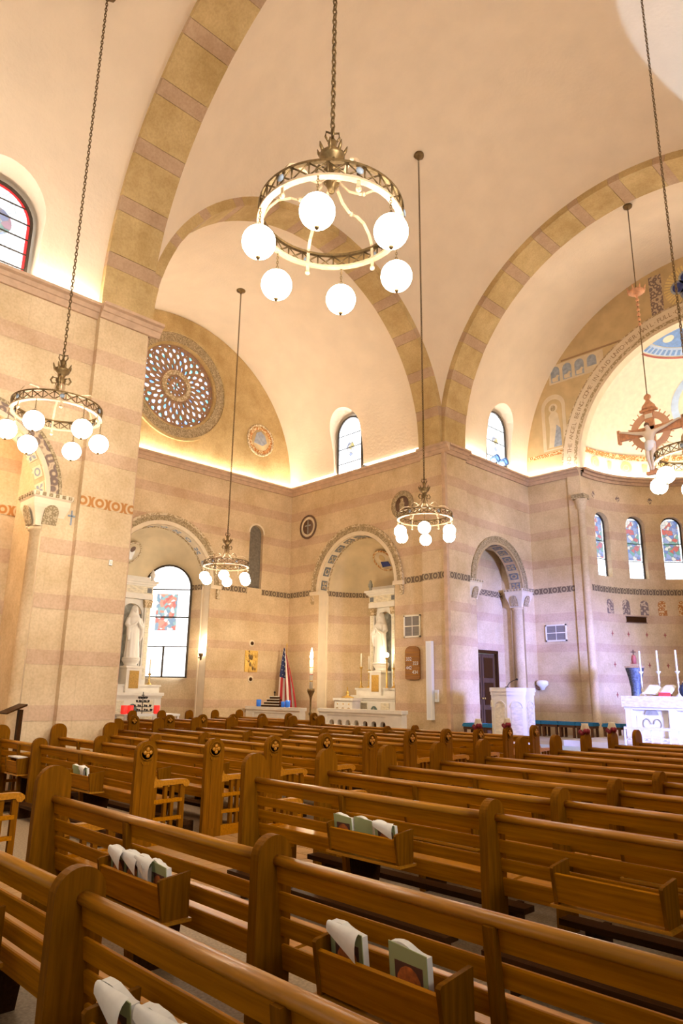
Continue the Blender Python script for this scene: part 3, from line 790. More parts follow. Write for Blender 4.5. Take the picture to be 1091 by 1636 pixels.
def column(name, x, y, z0, parent):
    o = struct(name, (x, y, 0))
    MB().lathe([(0.27, z0), (0.27, z0+0.2), (0.235, z0+0.28), (0.225, 2.5), (0.215, 4.45), (0.25, 4.47), (0.25, 4.53)], n=20).build('shaft', BUFF, o)
    # cushion capital: flared block with scooped arches
    kb = MB(); vs = []; fs = []
    lev = [(4.53, 0.225), (4.62, 0.235), (4.75, 0.27), (4.86, 0.315), (4.92, 0.33), (5.02, 0.335), (5.05, 0.36), (5.13, 0.37)]
    for z, hw in lev: vs += [(-hw, -hw, z), (hw, -hw, z), (hw, hw, z), (-hw, hw, z)]
    for i in range(len(lev)-1):
        for e in range(4): fs.append((4*i+e, 4*i+(e+1) % 4, 4*i+4+(e+1) % 4, 4*i+4+e))
    fs += [(3, 2, 1, 0), tuple(4*(len(lev)-1)+e for e in range(4))]
    kb.add(vs, fs).build('capital', PALE, o)
    for ax in range(4):
        M_ = Matrix.Rotation(pi/2*ax, 4, 'Z')
        kb = MB(); kb.prism([(a, b) for a, b in archpoly(0, 0.13, 4.56, 4.78, 8)], lambda a, b, d: M_ @ Vector((a, -0.29-d-(b-4.7)*0.3, b)), 0, 0.02).build('capital_scoop', CARVED, o)
        for t in range(6):
            x0 = -0.33+0.12*t; MB().box(x0, x0+0.06, -0.385, -0.36, 5.06, 5.12, M_).build('capital_dentil', CARVED, o)
    return o
column('wall_column_nave', -12.86, 4.83, 0, wn)
column('wall_column_nave', -12.86, 1.89, 0, wn)
column('wall_column_door', -12.84, 20.93, 0.45, wd)
column('wall_column_door', -12.84, 17.97, 0.45, wd)
l = bpy.data.lights.new('alcove_fill', 'POINT'); l.energy = 130; l.color = (1, 0.86, 0.68); l.shadow_soft_size = 0.15  # fill light added to brighten the alcove; no fixture belongs to it
lo = bpy.data.objects.new('alcove_fill', l); COL.objects.link(lo); lo.location = (-13.5, 2.6, 6.2); lo['kind'] = 'helper'
for zz in (4.8,):   # little blue cross painted by the capital
    MB().box(-12.6, -12.585, 5.215, 5.24, 4.62, 4.9).build('painted_cross', MOTIFB, wn); MB().box(-12.6, -12.585, 5.16, 5.295, 4.78, 4.81).build('painted_cross', MOTIFB, wn)

# ------------------------------------------------------------------ stained glass
def glass(name, kind, strength=4.5):
    """back-lit leaded glass: pale quarries, coloured medallion and border (object coordinates x across, z up)"""
    m = bpy.data.materials.new(name); m.use_nodes = True; nt = m.node_tree; N = nt.nodes; L = nt.links
    b = N['Principled BSDF']; b.inputs['Roughness'].default_value = 0.2; b.inputs['Base Color'].default_value = (0.3, 0.32, 0.35, 1)
    tc = N.new('ShaderNodeTexCoord'); sp = N.new('ShaderNodeSeparateXYZ'); L.new(tc.outputs['Object'], sp.inputs[0])
    vo = N.new('ShaderNodeTexVoronoi'); vo.inputs['Scale'].default_value = {'nave': 7.0, 'medallion': 9.0, 'saint': 8.0, 'rose': 9.0, 'small': 8.0}[kind]; L.new(tc.outputs['Object'], vo.inputs['Vector'])
    ed = N.new('ShaderNodeTexVoronoi'); ed.feature = 'DISTANCE_TO_EDGE'; ed.inputs['Scale'].default_value = vo.inputs['Scale'].default_value; L.new(tc.outputs['Object'], ed.inputs['Vector'])
    sc = N.new('ShaderNodeSeparateColor'); L.new(vo.outputs['Color'], sc.inputs[0])
    r = N.new('ShaderNodeValToRGB'); r.color_ramp.interpolation = 'CONSTANT'; e = r.color_ramp.elements
    cols = {'nave': [(0.05, 0.16, 0.6), (0.2, 0.45, 0.9), (0.75, 0.85, 1), (0.45, 0.05, 0.25), (0.1, 0.5, 0.45)],
            'medallion': [(0.75, 0.06, 0.05), (0.1, 0.3, 0.5), (0.9, 0.25, 0.15), (0.2, 0.5, 0.55), (0.9, 0.9, 0.9)],
            'saint': [(0.75, 0.08, 0.08), (0.1, 0.25, 0.7), (0.95, 0.92, 0.85), (0.1, 0.45, 0.4), (0.3, 0.45, 0.85)],
            'rose': [(0.16, 0.34, 0.8), (0.75, 0.85, 1), (0.9, 0.95, 1), (0.12, 0.4, 0.42), (0.45, 0.62, 0.95)],
            'small': [(0.7, 0.6, 0.15), (0.9, 0.93, 1), (0.3, 0.45, 0.8), (0.9, 0.93, 1), (0.9, 0.95, 1)]}[kind]
    e[0].position = 0; e[0].color = (*cols[0], 1); e[1].position = 0.2; e[1].color = (*cols[1], 1)
    for i in (2, 3, 4): x = e.new(0.2*i); x.color = (*cols[i], 1)
    L.new(sc.outputs[0], r.inputs[0])
    def mth(op, a, v):
        n = N.new('ShaderNodeMath'); n.operation = op
        if hasattr(a, 'links'): L.new(a, n.inputs[0])
        else: n.inputs[0].default_value = a
        if hasattr(v, 'links'): L.new(v, n.inputs[1])
        else: n.inputs[1].default_value = v
        return n.outputs[0]
    ell = {'nave': (0.33, 0.3, 1.1), 'medallion': (0.36, 0.62, 2.15), 'saint': (0.27, 0.72, 1.38), 'rose': (9, 9, 0), 'small': (0.2, 0.28, 0.95)}[kind]
    dx = mth('DIVIDE', sp.outputs[0], ell[0]); dz = mth('DIVIDE', mth('SUBTRACT', sp.outputs[2], ell[2]), ell[1])
    if kind in ('medallion', 'saint'):
        mk = mth('MULTIPLY', mth('LESS_THAN', mth('ABSOLUTE', dx, 0), 1.0), mth('LESS_THAN', mth('ABSOLUTE', dz, 0), 1.0))
    else:
        mk = mth('LESS_THAN', mth('ADD', mth('MULTIPLY', dx, dx), mth('MULTIPLY', dz, dz)), 1.0)
    mx = N.new('ShaderNodeMix'); mx.data_type = 'RGBA'; L.new(mk, mx.inputs[0]); mx.inputs[6].default_value = (0.86, 0.93, 1.0, 1); L.new(r.outputs[0], mx.inputs[7])
    if kind == 'medallion': mx.inputs[6].default_value = (0.97, 0.97, 0.97, 1)
    # lead lines
    ln = mth('LESS_THAN', ed.outputs['Distance'], 0.045 if kind != 'rose' else 0.0)
    ln2 = mth('MULTIPLY', ln, 0.75 if kind != 'medallion' else 0.25)
    m2 = N.new('ShaderNodeMix'); m2.data_type = 'RGBA'; L.new(ln2, m2.inputs[0]); L.new(mx.outputs[2], m2.inputs[6]); m2.inputs[7].default_value = (0.12, 0.14, 0.16, 1)
    L.new(m2.outputs[2], b.inputs['Emission Color'])
    # coloured glass passes less light
    st = N.new('ShaderNodeMix'); st.data_type = 'FLOAT'; L.new(mk, st.inputs[0]); st.inputs[2].default_value = strength; st.inputs[3].default_value = strength*0.3 if kind != 'rose' else strength
    L.new(st.outputs[0], b.inputs['Emission Strength'])
    return m
GN = glass('glass_nave', 'nave', 1.25); GM = glass('glass_medallion', 'medallion', 2.3); GS = glass('glass_saint', 'saint', 1.8); GR = glass('glass_rose', 'rose', 1.5); GW = glass('glass_small', 'small', 2.2)
REDG = mat('glass_red_border', (0.3, 0.02, 0.02), 0.3, emit=0.9, ecol=(0.75, 0.03, 0.03))
FRAME = mat('window_frame', (0.05, 0.035, 0.022), 0.5, 0.3)
WN = [0]
def window(loc, rz, hw, h_spring, m, bars, mullion=None, border=False, fr=0.05, bt=0.011):
    """round-headed window, local: x across, z up from the sill, -y towards the room"""
    WN[0] += 1; o = struct('window_%d' % WN[0], loc); o.rotation_euler = (0, 0, rz)
    mp = lambda a, b, d: Vector((a, d, b))
    zs = [0] + list(bars) + [h_spring+hw]
    poly = archpoly(0, hw-fr, 0, h_spring, 20)
    for z0, z1 in zip(zs[:-1], zs[1:]):
        cut = []
        for (a, b) in poly: cut.append((a, b))
        # clip the outline to the band z0..z1
        def clip(pl_, z, keep_above):
            res = []
            for i in range(len(pl_)):
                p_, q_ = pl_[i], pl_[(i+1) % len(pl_)]
                ip = (p_[1] >= z) if keep_above else (p_[1] <= z); iq = (q_[1] >= z) if keep_above else (q_[1] <= z)
                if ip: res.append(p_)
                if ip != iq:
                    t = (z-p_[1])/(q_[1]-p_[1]); res.append((p_[0]+t*(q_[0]-p_[0]), z))
            return res
        cc = clip(clip(cut, z0, True), z1, False)
        if len(cc) < 3: continue
        if mullion is not None and z1 <= mullion:
            for s in (-1, 1):
                h_ = [(a, b) for a, b in cc if (a <= 0) == (s < 0)]
                x0, x1 = (min(a for a, b in cc), -0.02) if s < 0 else (0.02, max(a for a, b in cc))
                MB().prism(rect(x0, x1, z0, z1), mp, 0.0, 0.02).build('pane', m, o)
        else: MB().prism(cc, mp, 0.0, 0.02).build('pane', m, o)
    if border:
        op = archpoly(0, hw-fr, 0, h_spring, 20); ip = archpoly(0, hw-fr-0.05, 0.0, h_spring, 20)
        kb = MB(); n = len(op); vs = [mp(a, b, -0.004) for a, b in op] + [mp(a, b, -0.004) for a, b in ip]
        kb.add(vs, [(i, i+1, n+i+1, n+i) for i in range(1, n-1)] + [(n-1, 0, n, 2*n-1)]).build('border_glass', REDG, o)
    kb = MB(); op = archpoly(0, hw, -fr*0.3, h_spring, 20); ip = archpoly(0, hw-fr, fr*0.4, h_spring, 20); n = len(op)
    vs = [mp(a, b, -0.05) for a, b in op] + [mp(a, b, -0.05) for a, b in ip] + [mp(a, b, 0.05) for a, b in op] + [mp(a, b, 0.05) for a, b in ip]
    fs = []
    for i in range(n):
        j = (i+1) % n; fs += [(i, j, n+j, n+i), (n+i, n+j, 3*n+j, 3*n+i), (i, 2*n+i, 2*n+j, j)]
    kb.add(vs, fs).build('window_frame', FRAME, o)
    for z in bars:
        x = hw-fr if z <= h_spring else sqrt(max((hw-fr)**2-(z-h_spring)**2, 0))
        MB().box(-x, x, -0.02, 0.0, z-bt, z+bt).build('saddle_bar', FRAME, o)
    if mullion: MB().box(-0.03, 0.03, -0.045, 0.0, 0, mullion).build('mullion', FRAME, o)
    return o
R90 = pi/2
# x=const walls face +x: local -y must point to +x -> rotate +90deg about z
window((-12.78, 3.2, 9.12), R90, 0.70, 1.22, GN, (0.3, 0.62, 0.94, 1.26, 1.58), border=True)
window((-16.7, 16.62, 9.12), 0, 0.62, 1.55, GW, (0.45, 1.0, 1.5))
window((-12.72, 19.7, 9.12), R90, 0.62, 1.5, GW, (0.45, 1.0, 1.5))
# big window on the diagonal of the left niche
nd = radians(45); cx_, cy_ = XT-0.4, 11.4
window((cx_ - 1.49*cos(nd), cy_ + 1.49*sin(nd), 2.1), radians(45), 0.83, 2.95, GM, (1.0, 1.98, 2.92), mullion=1.0, fr=0.06, bt=0.02)
for az in WIN_AZ:
    p_ = radial(az, AR+0.22)(0, 5.58, 0)
    window(p_, radians(az-90), 0.35, 1.84, GS, (0.62, 1.25), fr=0.035)
# rose window
o = struct('window_rose', (XT-0.12, RY, RZ)); o.rotation_euler = (0, 0, R90)
mpr = lambda a, b, d: Vector((a, d, b))
TRACERY = mat('tracery_stone', (0.36, 0.2, 0.11), 0.8, var=0.2, vscale=20)
holes = []
def tear(ang, r0, r1, wd):
    e = Vector((cos(ang), sin(ang))); t = Vector((-sin(ang), cos(ang))); rm = r0+(r1-r0)*0.55
    pts = []
    for i in range(12):
        a = 2*pi*i/12; q = e*(rm + (r1-rm if cos(a) > 0 else rm-r0)*cos(a)) + t*(wd*sin(a)*(1.0 if cos(a) > -0.3 else 0.75))
        pts.append((q.x, q.y))
    return pts
rows = [(0.58, 0.82, 24, 0.046, 0), (0.78, 1.03, 24, 0.062, 0.5), (0.99, 1.22, 24, 0.075, 0), (1.19, 1.38, 24, 0.082, 0.5), (1.25, 1.35, 24, 0.04, 0.0), (1.39, 1.47, 24, 0.075, 0.0)]
for r0, r1, n, wd_, ph in rows:
    for i in range(n): holes.append(tear(2*pi*(i+ph)/n, r0+0.012, r1-0.012, wd_))
for i in range(12): holes.append(tear(2*pi*i/12, 0.25, 0.36, 0.04))
for i in range(6): holes.append(tear(2*pi*i/6, 0.03, 0.17, 0.045))
bm = slab(arcpts(0, 0, RR+0.03, 0, 2*pi, 64)[:-1], holes, mpr, 0.10); bm_obj(bm, 'rose_tracery', TRACERY, o)
for r0, r1, n, wd_, ph in rows:
    for i in range(n):
        MB().prism(tear(2*pi*(i+ph)/n, r0+0.006, r1-0.006, wd_+0.004), mpr, 0.075, 0.085).build('pane', GR, o)
for i in range(12): MB().prism(tear(2*pi*i/12, 0.245, 0.365, 0.044), mpr, 0.075, 0.085).build('pane', GR, o)
for i in range(6): MB().prism(tear(2*pi*i/6, 0.025, 0.175, 0.05), mpr, 0.075, 0.085).build('pane', GR, o)
ringband(mpr, 0, 0, 0.40, 0.56, -0.05, 0.02, CARVEDP, 'rose_hub', o, 0, 2*pi, 40)
ringband(mpr, 0, 0, RR-0.02, RR+0.06, -0.1, 0.08, RIBB, 'rose_moulding', o, 0, 2*pi, 64)
ringband(mpr, 0, 0, RR+0.06, RR+0.38, -0.15, 0.0, CARVED, 'rose_carved_ring', o, 0, 2*pi, 64)
ringband(mpr, 0, 0, RR+0.38, RR+0.48, -0.2, 0.0, RIBB, 'rose_hood', o, 0, 2*pi, 64)

# ------------------------------------------------------------------ door in the recess
d = struct('door_1', (-13.52, 19.66, 0.45))
MB().box(-0.03, 0.06, -0.82, -0.74, 0, 2.62).build('door_frame', WOODD, d); MB().box(-0.03, 0.06, 0.74, 0.82, 0, 2.62).build('door_frame', WOODD, d)
MB().box(-0.03, 0.06, -0.82, 0.82, 2.54, 2.64).build('door_frame', WOODD, d)
for s in (-1, 1):
    lf = MB().box(-0.10, -0.05, min(0.02*s, 0.73*s), max(0.02*s, 0.73*s), 0.0, 2.52).build('door_leaf', DOORW, d)
    for z0, z1 in ((0.15, 0.75), (0.9, 1.6), (1.75, 2.4)): MB().box(-0.055, -0.035, min(0.12*s, 0.62*s), max(0.12*s, 0.62*s), z0, z1).build('door_panel', WOODD, lf)
    MB().sphere((-0.01, 0.06*s, 1.1), 0.035, 10, 6).build('door_knob', GOLD, lf)
# ------------------------------------------------------------------ pews
CACHE = {}
def cached(key, fn, m):
    if key not in CACHE:
        me = fn().mesh(key if isinstance(key, str) else key[0]); me.materials.append(m); CACHE[key] = me
    return CACHE[key]
def yb(z): return 0.055 - 0.13*(z-0.44)          # the back leans away from the seat
def board(L, z0, z1, th=0.024):
    k = MB(); o = yb((z0+z1)/2); sl = 0.13*(z1-z0)/2
    c = 0.006
    prof = [(o+sl-th/2, z0), (o+sl+th/2, z0), (o-sl+th/2, z1-c), (o-sl+th/2-c, z1), (o-sl-th/2+c, z1), (o-sl-th/2, z1-c)]
    return k.prism(prof, lambda a, b, d: Vector((d, a, b)), 0.0, L)
def rail(L):
    o = yb(0.885); prof = [(o+0.034*cos(2*pi*i/14), 0.884+0.026*sin(2*pi*i/14)) for i in range(14)]
    return MB().prism(prof, lambda a, b, d: Vector((d, a, b)), 0.0, L, True)
def seat(L):
    prof = [(0.06, 0.42), (0.44, 0.435), (0.465, 0.445), (0.465, 0.46), (0.45, 0.468), (0.06, 0.45)]
    return MB().prism(prof, lambda a, b, d: Vector((d, a, b)), 0.0, L)
def post(h, hw, th, y0=-0.0, foot=True):
    yc = -0.02
    prof = [(yc-hw, 0.0), (yc+hw, 0.0), (yc+hw, h-hw)] + [(yc+hw*cos(pi*i/14), h-hw+hw*sin(pi*i/14)) for i in range(1, 14)] + [(yc-hw, h-hw)]
    return MB().prism(prof, lambda a, b, d: Vector((d, a, b)), -th/2, th/2)
def armrest(th=0.075):
    prof = [(0.09, 0.68), (0.11, 0.74), (0.13, 0.70), (0.2, 0.685), (0.46, 0.685), (0.52, 0.68), (0.555, 0.655), (0.56, 0.625), (0.53, 0.595), (0.49, 0.60), (0.47, 0.63), (0.2, 0.625), (0.09, 0.61)]
    return MB().prism(prof, lambda a, b, d: Vector((d, a, b)), -th/2, th/2)
def end_piece(parent, x, h, hw, carved, side):
    """side: +1 when the aisle lies towards +x"""
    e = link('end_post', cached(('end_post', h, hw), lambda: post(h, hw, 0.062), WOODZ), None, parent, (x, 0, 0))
    link('armrest', cached('armrest', armrest, WOODL), None, e)
    if carved:
        f = lambda: MB().lathe([(0.0, 0.0), (0.075, 0.0), (0.075, 0.012), (0.088, 0.016), (0.09, 0.0)], n=20, M=Matrix.Rotation(pi/2, 4, 'Y'))
        r = link('rosette_ring', cached('rosette_ring', f, WOODZ), None, e, (0.031*side, -0.02, h-0.125)); r.scale = (side, 1, 1)
        def q():
            k = MB()
            for i in range(4):
                a = pi/4+pi/2*i-pi/4; k.sphere((0, 0.034*cos(a), 0.034*sin(a)), 0.024, 10, 6, (0.55, 1, 1))
            return k.sphere((0, 0, 0), 0.014, 8, 6)
        link('rosette', cached('rosette', q, WOODL), None, e, (0.046*side, -0.02, h-0.125))
        f = lambda: MB().prism([(-0.05, 0.1), (0.05, 0.1), (0.05, 0.86), (-0.05, 0.86)], lambda a, b, d: Vector((d, a, b)), -0.008, 0.008)
        link('carved_panel', cached('carved_panel', f, WOODZ), None, e, (0.03*side, -0.02, 0))
        f = lambda: MB().prism([(-0.07, 0.885), (-0.045, 0.86), (0.045, 0.86), (0.07, 0.885), (0.07, 0.9), (-0.07, 0.9)], lambda a, b, d: Vector((d, a, b)), -0.015, 0.015)
        link('carved_bracket', cached('carved_bracket', f, WOODZ), None, e, (0.03*side, -0.02, 0))
    # open lattice under the arm
    for i, (y0, y1, z0, z1) in enumerate(((0.10, 0.14, 0.12, 0.62), (0.24, 0.28, 0.12, 0.62), (0.33, 0.37, 0.12, 0.62), (0.45, 0.51, 0.0, 0.62))):
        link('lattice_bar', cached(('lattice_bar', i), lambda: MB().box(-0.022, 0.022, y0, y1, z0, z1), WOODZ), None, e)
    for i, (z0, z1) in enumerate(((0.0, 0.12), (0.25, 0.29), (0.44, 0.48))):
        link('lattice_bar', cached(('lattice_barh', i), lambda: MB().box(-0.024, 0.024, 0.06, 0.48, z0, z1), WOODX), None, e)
    return e
def rack(parent, x, w, tilt=0.0):
    r = link('book_rack', cached(('book_rack', w), lambda: MB().prism([(-0.185, 0.505), (-0.165, 0.505), (-0.195, 0.665), (-0.213, 0.66)], lambda a, b, d: Vector((d, a, b)), 0.015, w-0.015), WOODX), None, parent, (x, 0, 0))
    for s in (0.0, w-0.022):
        link('rack_side', cached('rack_side', lambda: MB().prism([(-0.03, 0.49), (-0.19, 0.49), (-0.225, 0.69), (-0.215, 0.70), (-0.03, 0.72)], lambda a, b, d: Vector((d, a, b)), 0.0, 0.022), WOODZ), None, r, (s, 0, 0))
    link('rack_shelf', cached(('rack_shelf', w), lambda: MB().box(-0.02, w+0.02, -0.205, -0.02, 0.475, 0.492), WOODL), None, r)
    return r
ORD = ['first', 'second', 'third', 'fourth', 'fifth', 'sixth', 'seventh', 'eighth', 'ninth', 'tenth', 'eleventh', 'twelfth', 'thirteenth', 'fourteenth']
def pew(x0, x1, y, label, group, left, right, stile, racks=()):
    """backs face the camera; left/right: None, 'mid', 'end', 'carved'"""
    L = round(x1-x0, 3)
    t = thing('church_pew', label, 'pew', (x0, y, 0), 0, group)
    link('top_rail', cached(('top_rail', L), lambda: rail(L), WOODL), None, t)
    for i, (z0, z1) in enumerate(((0.785, 0.872), (0.665, 0.745), (0.55, 0.63))):
        link('back_slat', cached(('back_slat', L, i), lambda: board(L, z0, z1), WOODX), None, t)
    link('back_panel', cached(('back_panel', L), lambda: board(L, 0.40, 0.512), WOODX), None, t)
    link('seat', cached(('seat', L), lambda: seat(L), WOODL), None, t)
    def st(): 
        return MB().prism([(yb(0.87)-0.05, 0.87), (yb(0.87)-0.012, 0.87), (yb(0.05)-0.012, 0.0), (yb(0.05)-0.06, 0.0)], lambda a, b, d: Vector((d, a, b)), -0.022, 0.022)
    link('stile', cached('stile', st, WOODZ), None, t, (stile, 0, 0))
    for xs in (stile, ):
        link('seat_support', cached('seat_support', lambda: MB().prism([(0.08, 0.0), (0.36, 0.0), (0.42, 0.42), (0.06, 0.42)], lambda a, b, d: Vector((d, a, b)), -0.03, 0.03), WOODD), None, t, (xs, 0, 0))
    def kn():
        return MB().box(0.12, L-0.12, -0.36, -0.22, 0.15, 0.19)
    kk = link('kneeler', cached(('kneeler', L), kn, WOODD), None, t)
    for xs in (0.3, L-0.36):
        link('kneeler_leg', cached('kneeler_leg', lambda: MB().box(0, 0.05, -0.34, -0.05, 0.0, 0.15), WOODD), None, kk, (xs, 0, 0))
    if left == 'mid': link('middle_post', cached('middle_post', lambda: post(1.0, 0.105, 0.062), WOODZ), None, t)
    elif left: end_piece(t, 0, 1.12, 0.13, left == 'carved', -1)
    if right == 'mid': link('middle_post', cached('middle_post', lambda: post(1.0, 0.105, 0.062), WOODZ), None, t, (L, 0, 0))
    elif right: end_piece(t, L, 1.12, 0.13, right == 'carved', 1)
    for rx, rw in racks: rack(t, rx, rw)
    return t
ROWS = [k for k in range(-1, 12) if k != 1]
rowy = lambda k: 2.40 + 0.98*k if k < 2 else 4.29 + 0.922*(k-2)
XA, XM, XRE = -5.52, -2.91, -0.52
for k in ROWS:
    n = 11-k if k > 1 else 12-k-1   # rows counted from the altar
    n = len([q for q in ROWS if q > k])
    pew(XA, XM-0.033, rowy(k), 'slatted oak pew beside the centre aisle, nearer block, %s row from the altar' % ORD[n], 'pews of the nearer block', 'end', None, 1.18, ((1.21, 0.72),))
    pew(XM, XRE, rowy(k), 'slatted oak pew past the middle post, nearer block, %s row from the altar' % ORD[n], 'pews of the nearer block', 'mid', 'end', 1.27, ((0.53, 0.66),))
for k in ROWS:
    if k < 0: continue
    n = len([q for q in ROWS if q > k]); y = rowy(k)
    pew(-10.5, -7.52, y, 'oak pew with carved rosette end on the centre aisle, far block, %s row from altar' % ORD[n], 'pews of the far block', 'mid', 'carved', 1.35, ((1.45, 0.6),))
    xe = -12.05 if y < 6.6 else -13.6
    pew(xe, -10.535, y, 'oak pew past the middle post, far block, %s row from the altar' % ORD[n], 'pews of the far block', 'end', None, 0.8, ((0.86, 0.45),))
for i, k in enumerate(range(6, 13)):
    pew(-18.7, -15.2, rowy(k)+0.3, 'oak pew in the side transept below the rose window, %s row from its front' % ORD[12-k], 'transept pews', 'end', 'carved', 2.0)

# ------------------------------------------------------------------ booklets in the racks
def booklet(x, y, label, style, rz=0.0, z=0.50, lean=0.12, w=0.19, h=0.255, th=0.035):
    t = thing('missal_booklet', label, 'booklet', (x, y, z), rz, 'booklets in the pew racks')
    M_ = Matrix.Rotation(lean, 4, 'X')
    p_ = lambda a, b, d: M_ @ Vector((a, d, b))
    rnd = random.Random(int(x*1000+y*77))
    def strip(xs, hh, dd, m, name, lift=0.0, parent=t):
        k = MB()
        k.prism([(xs[0], 0), (xs[1], 0), (xs[1], hh), (xs[0], hh)], p_, dd, dd+lift); return k.build(name, m, parent)
    if style == 'flat':
        MB().box(-w, w, -0.05, 0.09, 0.2, 0.215).build('pages', PAGE, t); return t
    # page block with a gently arched, sagging top
    k = MB(); n = 8; prof = []
    for i in range(n+1):
        u = i/n; prof.append((-w/2+w*u, h + 0.012*sin(pi*u*1.5+rnd.random())))
    k.prism([(-w/2, 0), (w/2, 0)] + prof[::-1], p_, -th/2+0.004, th/2); k.build('pages', PAGE, t)
    k = MB().prism([(-w/2-0.004, 0), (w/2+0.003, 0), (w/2+0.003, h-0.004), (-w/2-0.004, h+0.006)], p_, -th/2, -th/2+0.004); c = k.build('cover', COVER, t)
    if style != 'back':
        MB().prism([(-w*0.36, 0.02), (w*0.40, 0.02), (w*0.40, h*0.8), (-w*0.36, h*0.8)], p_, -th/2-0.0012, -th/2+0.001).build('cover_picture', PICTD, c)
        MB().prism([(w*0.02+w*0.34*cos(2*pi*i/14), h*0.50+h*0.27*sin(2*pi*i/14)) for i in range(14)], p_, -th/2-0.002, -th/2+0.001).build('cover_picture', PICT, c)
    if style in ('curl', 'fan'):
        # top leaves flopping forward over the cover
        k = MB(); vs = []; m = 6
        for i in range(m+1):
            u = i/m; bend = u*u
            for s in range(5):
                v = s/4; xx = -w/2+w*v
                drop = 0.10*u*(0.35+0.65*v) ; fwd = 0.05*sin(u*1.7)*(0.4+0.6*v)+0.01
                vs.append(p_(xx+0.02*u*(v-0.3), h+0.012-drop*1.0+0.03*sin(u*pi)*(0.5+v*0.3), -th/2-fwd+0.01))
        k.add(vs, [(i*5+s, i*5+s+1, (i+1)*5+s+1, (i+1)*5+s) for i in range(m) for s in range(4)], True); k.build('curled_leaf', PAGE, t)
    if style == 'fan':
        k = MB(); vs = []
        for i in range(6):
            u = i/5; vs += [p_(-w*0.3+w*0.8*u, 0.02, -th/2-0.012-0.01*u), p_(-w*0.2+w*0.75*u, h*0.93+0.015*sin(u*7), -th/2-0.03+0.02*sin(u*9))]
        k.add(vs, [(2*i, 2*i+2, 2*i+3, 2*i+1) for i in range(5)], True); k.build('open_leaf', PAGE, t)
    return t
def books(k, xs, y=None, where='', styles=None):
    yy = rowy(k) - 0.115 if y is None else y
    for i, x in enumerate(xs):
        lab = '%s booklet %s' % ({'curl': 'green, page-curled', 'plain': 'green upright', 'fan': 'fanned-open white', 'flat': 'white folded', 'back': 'white-backed upright'}[styles[i]], where)
        if len(xs) > 1: lab += ', %s from the aisle' % ORD[i]
        booklet(x, yy, lab, styles[i], rz=random.uniform(-0.08, 0.08), lean=0.10+random.uniform(-0.03, 0.06))
books(0, (-4.19, -4.02, -3.86, -3.72), None, 'in rack of the second nearest pew', ('curl', 'curl', 'fan', 'plain'))
books(0, (-2.25, -1.93), None, 'in the rack holding just two booklets', ('curl', 'plain'))
books(2, (-4.19, -3.98, -3.75), None, 'in rack just past the cross aisle', ('plain', 'back', 'curl'))
books(-1, (-2.3, -2.05, -1.87), None, 'in rack of the nearest pew', ('curl', 'curl', 'fan'))
books(3, (-4.2, -4.0), None, 'in rack two rows past the cross aisle', ('curl', 'curl'))
books(3, (-2.3, -2.0), None, 'in right rack two rows past cross aisle', ('curl', 'plain'))
books(4, (-4.1, -3.75), None, 'lying in rack three rows past cross aisle', ('flat', 'flat'))
books(4, (-2.05,), None, 'in right rack three rows past cross aisle', ('flat',))
books(5, (-4.0, -3.7), None, 'lying in rack four rows past cross aisle', ('flat', 'flat'))
books(2, (-8.95, -8.75), None, 'in far block rack just past the cross aisle', ('back', 'fan'))
books(2, (-11.05,), None, 'lying in far block rack near the pier', ('flat',))
books(5, (-8.8,), None, 'lying in far block rack, sixth row back', ('flat',))
books(4, (-8.9,), None, 'lying in far block rack, fourth row back', ('flat',))
# thick hymnal on the far block
t = thing('hymnal', 'thick closed cream hymnal lying on a far block pew', 'book', (-7.85, rowy(2)-0.1, 0.90+0.012))
t.location = (-8.72, rowy(0)+0.30, 0.47)
MB().box(-0.12, 0.12, -0.08, 0.08, 0.004, 0.05).build('pages', PAGE, t); MB().box(-0.125, 0.125, -0.085, 0.085, 0.0, 0.004).build('cover', WHITE, t); MB().box(-0.125, 0.125, -0.085, 0.085, 0.05, 0.054).build('cover', WHITE, t)

